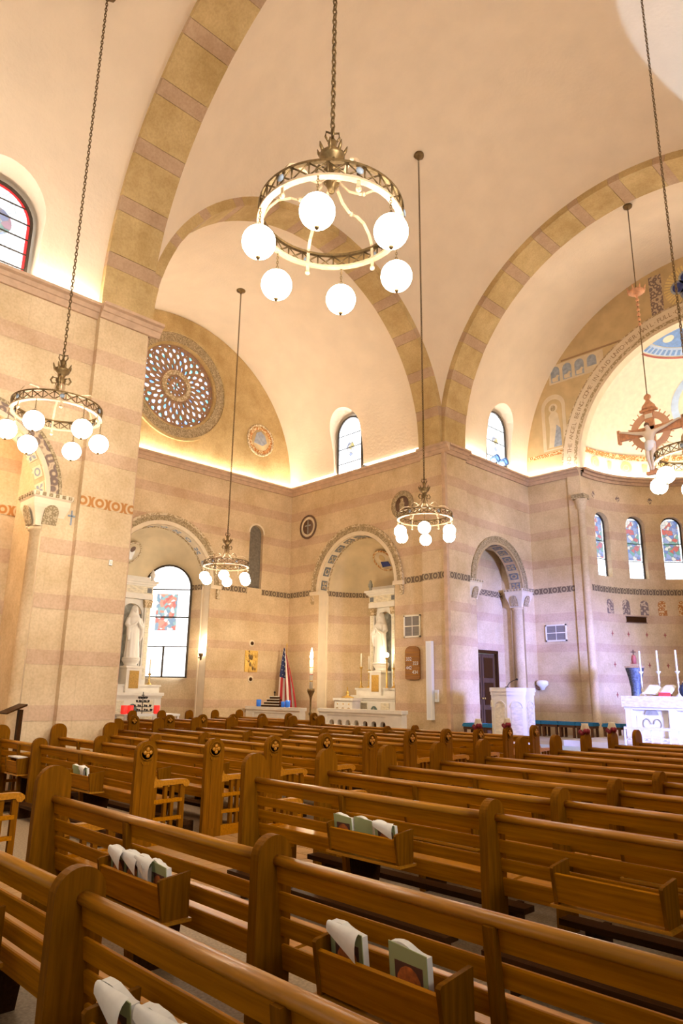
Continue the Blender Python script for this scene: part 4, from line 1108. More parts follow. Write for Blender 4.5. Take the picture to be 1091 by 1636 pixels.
# ------------------------------------------------------------------ chandeliers
CR = 0.655
def chandelier(loc, ztop, label, rot=0.0, scale=1.0, canopy=True):
    t = thing('ring_chandelier', label, 'chandelier', loc, rot, 'globe chandeliers')
    def ringm(r, z0, z1, th):
        def f():
            k = MB(); n = 48; vs = []; fs = []
            for i in range(n):
                a = 2*pi*i/n
                for rr, z in ((r-th, z0), (r, z0), (r, z1), (r-th, z1)): vs.append((rr*cos(a), rr*sin(a), z))
            for i in range(n):
                for e in range(4): fs.append((4*i+e, 4*i+(e+1) % 4, (4*(i+1)+(e+1) % 4) % (4*n), (4*(i+1)+e) % (4*n)))
            return k.add(vs, fs, False)
        return f
    parts = [('ring_rim', ringm(CR+0.012, 0.118, 0.142, 0.035), BRONZE), ('ring_rim', ringm(CR+0.016, -0.02, 0.0, 0.06), GILT)]
    for i, (nm, f, m_) in enumerate(parts): link(nm, cached((nm, i), f, m_), None, t)
    def lat():
        k = MB(); n = 26
        for i in range(n):
            a0 = 2*pi*i/n; a1 = 2*pi*(i+1)/n
            P0 = lambda a, z: Vector((CR*cos(a), CR*sin(a), z))
            k.tube([P0(a0, 0.0), P0((a0+a1)/2, 0.06), P0(a1, 0.12)], 0.008, 4); k.tube([P0(a0, 0.12), P0((a0+a1)/2, 0.06), P0(a1, 0.0)], 0.008, 4)
            k.tube([P0(a0, 0.0), P0(a0, 0.12)], 0.008, 4)
        return k
    link('ring_lattice', cached('ring_lattice', lat, BRONZE), None, t)
    for i in range(6):
        a = 2*pi*i/6
        def arm():
            k = MB(); prof = [(0.05, 0.52), (0.09, 0.42), (0.16, 0.34), (0.26, 0.30), (0.30, 0.295), (0.38, 0.325), (0.50, 0.315), (0.585, 0.245), (0.63, 0.16), (0.642, 0.0), (0.642, -0.1)]
            hw = 0.016; vs = []
            for r, z in prof: vs += [(r, -hw, z), (r, hw, z), (r+0.006, hw, z+0.006), (r+0.006, -hw, z+0.006)]
            fs = []
            for j in range(len(prof)-1):
                for e in range(4): fs.append((4*j+e, 4*j+(e+1) % 4, 4*j+4+(e+1) % 4, 4*j+4+e))
            k.add(vs, fs); k.sphere((0.30, 0, 0.30), 0.022, 8, 6); k.sphere((0.645, 0, -0.1), 0.026, 8, 6); return k
        o = link('strap_arm', cached('strap_arm', arm, GILT), None, t); o.rotation_euler = (0, 0, a)
        o = link('ring_boss', cached('ring_boss', lambda: MB().sphere((CR+0.015, 0, 0.045), 0.036, 8, 6, (0.5, 1, 1)) if False else MB().lathe([(0, 0), (0.03, 0.004), (0.036, 0.014), (0.012, 0.022), (0, 0.024)], (CR+0.004, 0, 0.06), 8, Matrix.Rotation(pi/2, 4, 'Y')), MOTIFB), None, t); o.rotation_euler = (0, 0, a)
        # hanging globe
        b = a + pi/6
        g = link('globe', cached('globe', lambda: MB().sphere((0, 0, 0), 0.146, 28, 18), GLOBE), None, t, (0.66*cos(b), 0.66*sin(b), -0.36))
        link('globe_cap', cached('globe_cap', lambda: MB().lathe([(0, 0), (0.05, 0), (0.055, 0.012), (0.03, 0.03), (0.012, 0.04), (0, 0.04)], (0, 0, 0.136), 12), BRONZE), None, g)
        link('globe_finial', cached('globe_finial', lambda: MB().lathe([(0, -0.03), (0.012, -0.028), (0.02, -0.015), (0.026, 0.0), (0, 0.0)], (0, 0, -0.14), 10), BRONZE), None, g)
        def gch():
            k = MB()
            for j in range(8):
                z = 0.165+0.026*j; pts = []
                for q in range(8):
                    an = 2*pi*q/8; u, v = 0.009*cos(an), 0.018*sin(an); pts.append((u, 0, z+v) if j % 2 else (0, u, z+v))
                k.tube(pts, 0.0035, 4, True)
            return k
        link('globe_chain', cached('globe_chain', gch, BRONZE), None, g)
    def hub():
        k = MB(); k.lathe([(0.0, 0.36), (0.02, 0.36), (0.03, 0.40), (0.055, 0.44), (0.045, 0.5), (0.06, 0.53), (0.035, 0.57), (0.05, 0.61), (0.085, 0.64), (0.09, 0.67), (0.07, 0.69), (0.03, 0.70), (0.025, 0.74), (0.035, 0.78), (0.012, 0.82), (0.0, 0.83)], n=14)
        return k
    hb = link('hub', cached('hub', hub, BRONZE), None, t, (0, 0, -0.12)); hb.scale = (1.35, 1.35, 1.3)
    def crown():
        k = MB()
        for i in range(8):
            a = 2*pi*i/8; c_, s_ = cos(a), sin(a)
            k.tube([(0.07*c_, 0.07*s_, 0.65), (0.095*c_, 0.095*s_, 0.70), (0.105*c_, 0.105*s_, 0.735)], [0.014, 0.012, 0.004], 5)
        for i in range(4):
            a = 2*pi*i/4+0.3; c_, s_ = cos(a), sin(a)
            k.tube([(0.04*c_, 0.04*s_, 0.42)] + [((0.075+0.035*cos(q))*c_, (0.075+0.035*cos(q))*s_, 0.53+0.045*sin(q)) for q in (-2.4, -1.2, 0, 1.2, 2.4, 3.4)], 0.012, 5)
            k.tube([(0.03*c_, 0.03*s_, 0.79), (0.05*c_, 0.05*s_, 0.83), (0.045*c_, 0.045*s_, 0.87), (0.0, 0.0, 0.86)], 0.008, 5)
        return k
    hb = link('crown_finial', cached('crown_finial', crown, BRONZE), None, t, (0, 0, -0.12), kind='stuff'); hb.scale = (1.35, 1.35, 1.3)
    ln = ztop-loc[2]-0.98
    def chain():
        k = MB(); n = int(ln/0.062)
        for j in range(n):
            z = 1.0+0.062*j+0.03; pts = []
            for q in range(8):
                an = 2*pi*q/8; u, v = 0.02*cos(an), 0.042*sin(an); pts.append((u*0.7, u*0.7, z+v) if j % 2 else (u*0.7, -u*0.7, z+v))
            k.tube(pts, 0.0085, 4, True)
        return k
    link('chain', cached(('chain', round(ln, 2)), chain, BRONZE), None, t, kind='stuff')
    if canopy: MB().lathe([(0.0, -0.12), (0.03, -0.12), (0.05, -0.06), (0.14, -0.03), (0.15, 0.0), (0.15, 0.06), (0.0, 0.06)], (0, 0, ztop-loc[2]), 16).build('ceiling_canopy', BRONZE, t)
    return t
vz = lambda x, y: ZV + sqrt((RN+0.02)**2 + (RT+0.02)**2 - (x-XC)**2 - (y-CY)**2)
nz = lambda x: ZV + sqrt(RN**2-(x-XC)**2)
R6 = pi/6
chandelier((-4.06, 3.76, 5.80), nz(-4.06), 'large six-globe chandelier nearest, hanging high in the middle', 0.129+R6)
chandelier((-10.33, 3.88, 5.77), nz(-10.33), 'six-globe chandelier before the left nave pier', 0.232+R6)
chandelier((-10.35, 12.85, 5.74), vz(-10.35, 12.85), 'six-globe chandelier hanging before the far crossing pier', 0.136+R6)
chandelier((-17.0, 11.8, 5.23), ZV+sqrt(RT**2-0.35**2), 'smallest six-globe chandelier, in the transept under the rose window', 0.363+R6)
chandelier((-3.94, 12.29, 5.64), vz(-3.94, 12.29), 'six-globe chandelier cut by the right edge, near the crucifix', 0.02+R6)
# ------------------------------------------------------------------ figures
def remesh(mb, voxel, name, smooth=6):
    me = mb.mesh(name); ob = bpy.data.objects.new('tmp', me); COL.objects.link(ob)
    md = ob.modifiers.new('r', 'REMESH'); md.mode = 'VOXEL'; md.voxel_size = voxel; md.use_smooth_shade = True
    ms = ob.modifiers.new('s', 'SMOOTH'); ms.factor = 0.5; ms.iterations = smooth
    out = evalmesh(ob); out.name = name
    for p_ in out.polygons: p_.use_smooth = True
    return out
def statue(loc, rz, label, h=1.8, tilt=0.1):
    """veiled robed marble figure; local -y is its front"""
    t = thing('robed_statue', label, 'statue', loc, rz, 'marble statues')
    k = MB(); s = h/1.8
    fold = lambda a, z: 1 + 0.055*sin(11*a+1.5*sin(z*3))*max(0, 1-z/1.45) + 0.03*sin(5*a)
    k.lathe([(r*s, z*s) for r, z in ((0.0, 0.03), (0.25, 0.03), (0.255, 0.12), (0.235, 0.4), (0.22, 0.7), (0.215, 0.95), (0.225, 1.15), (0.235, 1.28), (0.215, 1.38), (0.13, 1.46), (0.085, 1.5), (0.08, 1.54), (0.0, 1.56))], n=44, mod=fold, M=Matrix.Diagonal((1, 0.78, 1, 1)))
    # head and veil
    k.sphere((0, -0.02*s, 1.655*s), 0.105*s, 18, 12, (0.82, 0.95, 1.2))
    k.sphere((0, 0.03*s, 1.66*s), 0.125*s, 18, 12, (1.0, 0.95, 1.18))
    k.lathe([(0.0, 1.78*s), (0.09*s, 1.74*s), (0.125*s, 1.64*s), (0.15*s, 1.52*s), (0.2*s, 1.4*s), (0.19*s, 1.36*s), (0, 1.36*s)][::-1], (0, 0.04*s, 0), 20, Matrix.Diagonal((1.08, 0.8, 1, 1)))
    k.sphere((0, -0.125*s, 1.645*s), 0.018*s, 8, 6, (0.7, 1.2, 1.5))      # nose
    for sx in (-1, 1):      # arms folded before the breast
        k.tube([(0.2*s*sx, 0, 1.36*s), (0.265*s*sx, -0.03*s, 1.15*s), (0.235*s*sx, -0.15*s, 1.02*s), (0.10*s*sx, -0.235*s, 1.13*s), (0.03*s*sx, -0.245*s, 1.2*s)], [0.075*s, 0.085*s, 0.085*s, 0.05*s, 0.034*s], 12)
        for f in range(4): k.tube([(0.035*s*sx, -0.25*s, 1.19*s+0.012*f*s), (0.01*s*sx, -0.262*s, 1.25*s+0.012*f*s)], 0.012*s, 6)
        k.tube([(0.24*s*sx, -0.13*s, 1.03*s), (0.25*s*sx, -0.12*s, 0.8*s), (0.22*s*sx, -0.1*s, 0.62*s)], [0.08*s, 0.06*s, 0.03*s], 10)   # sleeves
    for i in range(7):        # cloak folds
        a = -pi/2 + (i-3)*0.28
        k.tube([(0.2*s*cos(a), 0.165*s*sin(a), 0.06*s), (0.19*s*cos(a)+0.02*sin(i), 0.16*s*sin(a), 0.5*s), (0.19*s*cos(a*0.98), 0.165*s*sin(a), 0.95*s)], [0.035*s, 0.028*s, 0.012*s], 8)
    me = remesh(k, 0.016, 'figure', 2); me.materials.append(mat('statue_marble', (0.80, 0.76, 0.7), 0.45)); link('figure', me, None, t)
    MB().lathe([(0.3*s, 0.0), (0.3*s, 0.04*s), (0.27*s, 0.06*s)], n=24).build('plinth', MARB, t)
    return t

# ------------------------------------------------------------------ shrines in the niches
def shrine(loc, rz, label):
    t = thing('marble_shrine', label, 'shrine', loc, rz, 'niche shrines')
    B = lambda x0, x1, y0, y1, z0, z1, m, nm, par=t: MB().box(x0, x1, y0, y1, z0, z1).build(nm, m, par)
    # altar block, y negative = front
    al = B(-0.98, 0.98, -0.55, 0.15, 0.0, 1.5, MARB, 'altar_block')
    B(-1.04, 1.04, -0.62, 0.15, 1.5, 1.6, MARB, 'altar_mensa')
    B(-1.0, 1.0, -0.58, 0.1, 1.44, 1.5, MARB, 'mensa_moulding')
    for x in (-0.85, 0.85): B(x-0.12, x+0.12, -0.575, -0.5, 0.2, 1.4, MARB, 'altar_pilaster', al)
    for x0, x1 in ((-0.68, -0.30), (0.30, 0.68)): B(x0, x1, -0.565, -0.5, 0.3, 1.36, MARBY, 'altar_panel', al)
    c = MB().prism([(0.17*cos(2*pi*i/24), 1.0+0.26*sin(2*pi*i/24)) for i in range(24)], planY(-0.55, -1), 0.0, 0.02).build('oval_medallion', mat('verdigris', (0.12, 0.17, 0.15), 0.5), al)
    MB().prism([(-.05, .8), (.05, .8), (.06, 1.02), (.03, 1.1), (.035, 1.17), (0, 1.21), (-.035, 1.17), (-.03, 1.1), (-.06, 1.02)], planY(-0.57, -1), 0, 0.012).build('medallion_figure', MARBG, c)
    B(-0.98, 0.98, -0.4, 0.15, 1.6, 1.78, MARB, 'gradine'); B(-1.02, 1.02, -0.43, 0.15, 1.78, 1.84, MARB, 'gradine_cap')
    tb = B(-0.26, 0.26, -0.5, 0.1, 1.6, 2.34, MARB, 'tabernacle')
    B(-0.30, 0.30, -0.53, 0.1, 2.34, 2.40, MARB, 'tabernacle_cap', tb)
    B(-0.16, 0.16, -0.515, -0.49, 1.72, 2.26, GOLD, 'tabernacle_door', tb)
    MB().lathe([(0.24, 2.40), (0.2, 2.45), (0.24, 2.52), (0.28, 2.58), (0.28, 2.62)], (0, -0.2, 0), 20).build('statue_bracket', MARB, t)
    # aedicule
    for s in (-1, 1):
        pl_ = B(min(s*0.40, s*0.60), max(s*0.40, s*0.60), -0.12, 0.15, 1.84, 4.55, MARB, 'pilaster')
        B(min(s*0.445, s*0.555), max(s*0.445, s*0.555), -0.135, -0.1, 2.0, 4.3, MARBY, 'pilaster_panel', pl_)
        cp = MB().prism([(-0.11, 4.3), (0.11, 4.3), (0.15, 4.55), (-0.15, 4.55)], lambda a, b, d: Vector((s*0.5+a, -0.16+d, b)), 0, 0.28).build('pilaster_capital', CARVEDP, pl_)
    hole = archpoly(0, 0.36, 1.86, 4.05, 14)
    bm = slab(rect(-0.42, 0.42, 1.84, 4.56), [[(a, max(b, 1.88)) for a, b in hole]], planY(-0.02, 1), 0.06); bm_obj(bm, 'niche_front', MARB, t)
    MB().prism(archpoly(0, 0.40, 1.86, 4.05, 14), planY(0.28, 1), 0.0, 0.03).build('niche_back', MARBG, t)
    for s in (-1, 1): B(min(s*0.38, s*0.42), max(s*0.38, s*0.42), 0.02, 0.30, 1.86, 4.1, MARBG, 'niche_side')
    en = B(-0.64, 0.64, -0.16, 0.15, 4.56, 4.74, MARB, 'architrave')
    B(-0.62, 0.62, -0.14, 0.15, 4.74, 4.98, MARBY, 'entablature_frieze')
    for s in (-1, 1): B(min(s*0.42, s*0.58), max(s*0.42, s*0.58), -0.15, -0.13, 4.78, 4.94, MOTIF, 'frieze_block', en)
    for z0, z1, e in ((4.98, 5.03, 0.03), (5.03, 5.10, 0.08), (5.10, 5.17, 0.13)): B(-0.62-e, 0.62+e, -0.14-e, 0.15, z0, z1, MARB, 'entablature_cornice')
    B(-0.55, 0.55, -0.1, 0.15, 5.17, 5.3, MARB, 'attic')
    for s in (-1, 1):
        MB().lathe([(0.07, 5.17), (0.07, 5.22), (0.04, 5.25), (0.08, 5.34), (0.085, 5.42), (0.05, 5.47), (0.06, 5.5), (0.02, 5.56), (0.0, 5.57)], (s*0.6, -0.1, 0), 14).build('urn', MARBG if rz == 0 else MARB, t)
    return t
shrine((-16.45, 18.15, 0.0), 0, 'white marble shrine in the niche of the transept wall facing the nave')
statue((-16.45, 17.93, 2.62), 0, 'white robed statue in the shrine near the tall candle stand', 1.75)
shrine((-21.15, 11.1, 0.0), R90, 'white marble shrine partly hidden by the left pier')
statue((-20.93, 11.1, 2.62), R90, 'white robed statue half hidden by the left pier, beside stained window', 1.7)
# small vesting altar beside the front shrine
t = thing('side_table', 'small white carved side table left of the front shrine', 'table', (-17.25, 17.15, 0.0))
MB().box(-0.42, 0.42, -0.2, 0.2, 0.0, 1.42).build('table_body', MARB, t); MB().box(-0.46, 0.46, -0.24, 0.24, 1.42, 1.5).build('table_top', MARB, t)
for i in range(3):
    MB().prism(archpoly(-0.27+0.27*i, 0.1, 0.5, 1.1, 8), planY(-0.2, -1), 0, 0.015).build('carved_arch', CARVEDP, t)
    MB().sphere((-0.27+0.27*i, -0.2, 1.31), 0.025, 8, 6).build('carved_boss', GOLD, t)
t = thing('gilt_ornament', 'gilded low ornament with scrolls on the small side table', 'ornament', (-17.2, 17.1, 1.5))
MB().lathe([(0.28, 0.0), (0.26, 0.04), (0.08, 0.07), (0.05, 0.14), (0.07, 0.18), (0.0, 0.26)], n=16, M=Matrix.Diagonal((1, 0.5, 1, 1))).build('ornament_body', GOLD, t)
MB().box(-0.012, 0.012, -0.01, 0.01, 0.24, 0.36).build('ornament_cross', GOLD, t)
def candlestick(x, y, z, h, label, group, parent=None, ch=0.45, m=None, lit=False, name='candlestick'):
    t = thing(name, label, 'candlestick', (x, y, z), 0, group); b = h-ch
    MB().lathe([(0.085, 0), (0.085, 0.02), (0.05, 0.05), (0.022, 0.09), (0.03, 0.16), (0.018, 0.2), (0.016, b*0.5), (0.03, b*0.55), (0.018, b*0.6), (0.018, b-0.08), (0.03, b-0.06), (0.06, b-0.02), (0.065, b)], n=14).build('stem', m or GOLD, t)
    MB().lathe([(0.024, b), (0.022, h), (0.0, h+0.01)], n=12).build('candle', WAX, t)
    if lit: MB().lathe([(0.0, h), (0.014, h+0.02), (0.016, h+0.035), (0.0, h+0.08)], n=8).build('flame', FLAME, t)
    return t
candlestick(-17.2, 17.75, 1.84, 1.15, 'gold candlestick with white candle standing left on the front shrine', 'shrine candlesticks')
candlestick(-16.88, 17.8, 1.84, 1.05, 'gold candlestick close to the statue of the front shrine', 'shrine candlesticks')
candlestick(-15.75, 17.8, 1.84, 1.1, 'lit candle at the right side of the front shrine', 'shrine candlesticks', lit=True)
candlestick(-20.85, 11.75, 1.84, 0.8, 'gold candlestick on the shrine behind the left pier', 'shrine candlesticks')
t = thing('sanctuary_lamp', 'small glowing white lamp before the feet of the front statue', 'lamp', (-15.9, 17.62, 1.84))
MB().lathe([(0.07, 0), (0.03, 0.04), (0.02, 0.9), (0.05, 0.95), (0.055, 0.99)], n=12).build('lamp_stem', GOLD, t); MB().sphere((0, 0, 1.06), 0.075, 14, 10).build('lamp_glass', FLAME, t)

# ------------------------------------------------------------------ marble balustrades before the niches
def balustrade(x0, x1, y, z1, label, n, first_open):
    t = thing('marble_balustrade', label, 'railing', (x0, y, 0)); L = x1-x0
    MB().box(-0.03, L+0.03, -0.14, 0.14, z1-0.1, z1).build('rail_top', MARB, t); MB().box(0, L, -0.11, 0.11, z1-0.18, z1-0.1).build('rail_moulding', MARB, t)
    MB().box(0, L, -0.12, 0.12, 0, 0.25).build('rail_base', MARB, t)
    MB().box(0, 0.4, -0.12, 0.12, 0.25, z1-0.18).build('rail_pier', MARB, t); MB().box(L-0.55, L, -0.12, 0.12, 0.25, z1-0.18).build('rail_pier', MARB, t)
    wd_ = (L-0.95)/n
    hs = [archpoly(0.4+wd_*(i+0.5), wd_*0.29, 0.3, z1-0.42, 10) for i in range(n)]
    bm = slab(rect(0.38, L-0.53, 0.25, z1-0.18), hs, planY(-0.09, 1), 0.18); bm_obj(bm, 'rail_arcade', MARB, t)
    for i in range(n):
        MB().box(0.4+wd_*(i+0.2), 0.4+wd_*(i+0.8), 0.04, 0.07, 0.26, z1-0.2).build('arcade_panel', (CARVEDP if i < first_open else WOODD), t)
        MB().lathe([(0.035, 0.25), (0.03, 0.35), (0.026, z1-0.5), (0.045, z1-0.44)], (0.4+wd_*i, -0.1, 0), 10).build('colonnette', MARB, t)
    return t
balustrade(-16.86, -13.43, 15.6, 1.2, 'white arcaded marble rail before the front shrine', 7, 4)
balustrade(-19.7, -16.95, 14.9, 1.2, 'white arcaded marble rail with blue votives on it, near the flag', 6, 0)
t = thing('altar_rail', 'white openwork rail of small arches before the altar', 'railing', (-7.45, 16.35, 0.45))
MB().box(0, 3.6, -0.04, 0.04, 0.5, 0.56).build('rail_top', WHITE, t); MB().box(0, 3.6, -0.03, 0.03, 0.0, 0.05).build('rail_bottom', WHITE, t)
for i in range(19): MB().box(0.2*i-0.014, 0.2*i+0.014, -0.02, 0.02, 0.04, 0.52).build('rail_bar', WHITE, t)
for i in range(9): MB().tube([(0.2+0.4*i+0.1*cos(pi*j/8)-0.1, 0, 0.2+0.1*sin(pi*j/8)) for j in range(9)], 0.016, 6).build('rail_arch', WHITE, t)

# ------------------------------------------------------------------ votive racks and glasses
def votive_glass(x, y, z, m, label, group, r=0.05, h=0.13):
    t = thing('votive_glass', label, 'candle glass', (x, y, z), 0, group)
    MB().lathe([(r*0.8, 0.0), (r, 0.03), (r, h), (r*0.88, h), (r*0.8, 0.04), (0, 0.04)], n=16).build('glass', m, t)
    MB().lathe([(r*0.7, 0.04), (r*0.7, h*0.6), (0, h*0.6)], n=12).build('wax', WAX, t)
votive_glass(-19.1, 14.85, 1.2, BLUEG, 'large blue votive glass at the left end of marble rail', 'blue votive glasses', 0.08, 0.22)
votive_glass(-17.85, 14.85, 1.2, BLUEG, 'blue votive glass just right of the stepped rack', 'blue votive glasses', 0.06, 0.18)
votive_glass(-17.62, 14.85, 1.2, BLUEG, 'blue votive glass at the right end of the row by the flag', 'blue votive glasses', 0.08, 0.22)
t = thing('votive_rack', 'dark stepped votive candle rack with small cross on the marble rail', 'candle rack', (-18.4, 14.9, 1.2))
for i in range(4):
    MB().box(-0.48+0.07*i, 0.42-0.07*i, -0.12+0.06*i, 0.12, 0.085*i, 0.085*i+0.075).build('rack_step', WOODD, t)
    MB().box(-0.48+0.07*i, 0.42-0.07*i, -0.13+0.06*i, -0.10+0.06*i, 0.085*i+0.055, 0.085*i+0.078).build('step_edge', MARB, t)
MB().box(-0.01, 0.01, 0.04, 0.06, 0.34, 0.5).build('rack_cross', DARK, t); MB().box(-0.04, 0.04, 0.04, 0.06, 0.44, 0.46).build('rack_cross', DARK, t)
t = thing('votive_table', 'low white cloth-covered table before the shrine behind the pier', 'table', (-19.3, 10.9, 0))
MB().box(-0.35, 0.35, -0.9, 0.9, 0.94, 1.0).build('table_top', WHITE, t)
for sx in (-0.3, 0.3):
    for sy in (-0.85, 0.85): MB().box(sx-0.03, sx+0.03, sy-0.03, sy+0.03, 0, 0.94).build('leg', WHITE, t)
t = thing('candle_tree', 'black wrought iron candle tree with leafy tiers on the white table', 'candle stand', (-19.35, 10.75, 1.0))
MB().tube([(0, 0, 0), (0, 0, 0.62)], 0.014, 6).build('stem', DARK, t); MB().box(-0.008, 0.008, -0.05, 0.05, 0.52, 0.54).build('cross_bar', DARK, t)
for z, r in ((0.08, 0.28), (0.2, 0.24), (0.33, 0.18), (0.43, 0.12)):
    tt = MB().tube([(r*cos(2*pi*i/14), r*sin(2*pi*i/14), z) for i in range(14)], 0.009, 5, True).build('tier', DARK, t)
    for i in range(8): MB().lathe([(0.0, 0.0), (0.03, 0.03), (0.022, 0.06), (0.0, 0.06)], (r*cos(2*pi*i/8), r*sin(2*pi*i/8), z), 8).build('cup', DARK, tt)
for i, (y, lab) in enumerate(((10.12, 'left of the iron candle tree'), (10.32, 'nearest the iron candle tree'), (11.17, 'right of the iron candle tree'))):
    votive_glass(-19.25, y, 1.0, RED, 'red votive glass on the white table, ' + lab, 'red votive glasses', 0.09, 0.24)

# ------------------------------------------------------------------ flag
t = thing('flag_on_pole', 'furled stars and stripes flag on a pole in the transept corner', 'flag', (-19.3, 16.15, 0))
MB().lathe([(0.2, 0), (0.2, 0.05), (0.05, 0.09), (0.02, 0.12), (0.016, 3.2), (0.03, 3.24), (0.0, 3.38)], n=14).build('pole', GOLD, t)
FR_ = mat('flag_red', (0.42, 0.02, 0.025), 0.8); FW_ = mat('flag_white', (0.75, 0.68, 0.6), 0.8); FB_ = mat('flag_blue', (0.025, 0.035, 0.12), 0.8)
def flagpt(u, v):   # u: across the cloth 0..1, v: down 0..1, gathered folds hanging from the pole
    w_ = 0.14 + 1.5*v*(1-0.38*v)
    z = 3.22 - 2.12*v - 0.28*u*(1-v*0.4)
    return Vector((-0.42*w_ + w_*u*1.05 + 0.12*v, -0.06 - 0.055*sin(u*15)*min(1, v*2+0.15) - 0.02, z))
n = 13
for i in range(n):
    k = MB(); u0, u1 = i/n, (i+1)/n; vs = []; m_ = 12; q = 3
    st_ = 0.48 if i < 7 else 0.0
    for j in range(m_+1):
        v = st_ + (1-st_)*j/m_
        for s in range(q+1): vs.append(flagpt(u0+(u1-u0)*s/q, v))
    k.add(vs, [(j*(q+1)+s, j*(q+1)+s+1, (j+1)*(q+1)+s+1, (j+1)*(q+1)+s) for j in range(m_) for s in range(q)], True); k.build('stripe', FR_ if i % 2 == 0 else FW_, t)
k = MB(); vs = []
for j in range(9):
    for s in range(15): vs.append(flagpt(7/13*s/14, 0.48*j/8))
k.add(vs, [(j*15+s, j*15+s+1, (j+1)*15+s+1, (j+1)*15+s) for j in range(8) for s in range(14)], True); un = k.build('union', FB_, t)
for j in range(6):
    for s in range(4):
        u = 7/13*(s+0.5+0.25*(j % 2))/4.3; v = 0.48*(j+0.6)/6.2; c = flagpt(u, v)+Vector((0, -0.012, 0))
        MB().prism([(0.022*(1 if i % 2 else 0.45)*cos(2*pi*i/10), 0.022*(1 if i % 2 else 0.45)*sin(2*pi*i/10)) for i in range(10)], lambda a, b, d: c+Vector((a, d, b)), 0, -0.004).build('star', FW_, un)

# ------------------------------------------------------------------ paschal candle
t = thing('paschal_candle', 'tall decorated candle burning on a slender bronze stand', 'candle stand', (-16.98, 15.25, 0))
MB().lathe([(0.2, 0), (0.2, 0.05), (0.07, 0.1), (0.04, 0.2), (0.03, 0.6), (0.06, 0.66), (0.06, 0.72), (0.028, 0.8), (0.03, 0.95), (0.065, 1.02), (0.03, 1.08), (0.03, 1.45), (0.05, 1.55), (0.12, 1.7), (0.12, 1.78), (0.05, 1.78)], n=18).build('stand', BRONZE, t)
cn = MB().lathe([(0.056, 1.76), (0.056, 2.68), (0.0, 2.69)], n=16).build('candle', WAX, t)
for z in (2.0, 2.2, 2.42): MB().lathe([(0.058, z), (0.058, z+0.03)], n=16).build('wax_band', STARR if z == 2.2 else GOLD, cn)
MB().lathe([(0.0, 2.68), (0.045, 2.74), (0.05, 2.80), (0.03, 2.92), (0.0, 3.05)], n=10).build('flame', FLAME, t)
l = bpy.data.lights.new('paschal_flame_light', 'POINT'); l.energy = 90; l.color = (1, 0.78, 0.5); l.shadow_soft_size = 0.06
lo = bpy.data.objects.new('paschal_flame_light', l); COL.objects.link(lo); lo.location = (-16.9, 15.2, 3.15); lo['kind'] = 'helper'

# ------------------------------------------------------------------ wall sconce
t = thing('wall_sconce', 'lit brass wall sconce on the pier beside the stained window', 'wall lamp', (-19.98, 13.02, 2.75))
MB().lathe([(0.0, -0.12), (0.03, -0.1), (0.04, 0.0), (0.07, 0.05), (0.075, 0.12), (0.0, 0.12)], (0.07, 0.0, 0), 14).build('bracket', BRONZE, t)
MB().box(-0.06, 0.08, -0.02, 0.02, -0.05, -0.01).build('arm', BRONZE, t)
MB().lathe([(0.05, 0.12), (0.075, 0.2), (0.06, 0.34), (0.0, 0.38)], (0.07, 0.0, 0), 14).build('shade', FLAME, t)
l = bpy.data.lights.new('sconce_light', 'POINT'); l.energy = 10; l.color = (1, 0.85, 0.65); l.shadow_soft_size = 0.06
lo = bpy.data.objects.new('sconce_light', l); COL.objects.link(lo); lo.location = (-19.85, 13.02, 3.25); lo['kind'] = 'helper'

# ------------------------------------------------------------------ reliefs, roundels, boards, grilles
t = thing('relief_plaque', 'gold relief plaque on the transept end wall below the slot', 'plaque', (XT, 15.02, 2.68))
MB().box(0, 0.03, -0.27, 0.27, -0.36, 0.36).build('plaque_field', GOLD, t)
rr_ = random.Random(3)
for i in range(26): MB().sphere((0.035, rr_.uniform(-0.22, 0.22), rr_.uniform(-0.32, 0.3)), rr_.uniform(0.03, 0.07), 8, 5, (0.5, 0.8, 1.4)).build('relief_figure', GOLD if i % 3 else BRONZE, t)
for z, nm in ((3.29, 'above'), (2.08, 'below')):
    t = thing('small_roundel', 'small dark round boss %s the gold relief plaque' % nm, 'roundel', (XT, 15.02, z))
    MB().lathe([(0.12, 0), (0.12, 0.02), (0.07, 0.025), (0.0, 0.025)], n=18, M=Matrix.Rotation(pi/2, 4, 'Y')).build('roundel_rim', PALE, t); MB().lathe([(0.065, 0.02), (0.06, 0.045), (0, 0.05)], n=14, M=Matrix.Rotation(pi/2, 4, 'Y')).build('roundel_boss', WOODD, t)
def roundel(loc, nrm, r, rings, label, inner=None):
    t = thing('wall_roundel', label, 'medallion', loc); t.rotation_euler = Vector(nrm).to_track_quat('X', 'Z').to_euler()
    for i, (r0, r1, h_, m_) in enumerate(rings):
        MB().lathe([(r*r0, 0.0), (r*r0, h_), (r*r1, h_), (r*r1, 0)][::-1] if r0 else [(r*r1, 0), (r*r1, h_), (0, h_)], n=32, M=Matrix.Rotation(pi/2, 4, 'Y')).build('roundel_ring' if r0 else 'roundel_field', m_, t)
    if inner: inner(t)
    return t
MXp = (1, 0, 0); MYm = (0, -1, 0)
BROWN = mat('roundel_brown', (0.17, 0.09, 0.05), 0.7, var=0.2, vscale=12)
def crossin(t):
    for q in ((-0.02, 0.02, -0.25, 0.25), (-0.16, 0.16, 0.03, 0.07)): MB().box(0.02, 0.035, q[0], q[1], q[2], q[3]).build('roundel_cross', MARBG, t)
roundel((-18.87, 16.64, 7.56), MYm, 0.45, ((0.85, 1.0, 0.03, BROWN), (0.62, 0.85, 0.02, PALE), (0.0, 0.62, 0.022, BROWN)), 'dark round medallion with cream ring near the transept corner', crossin)
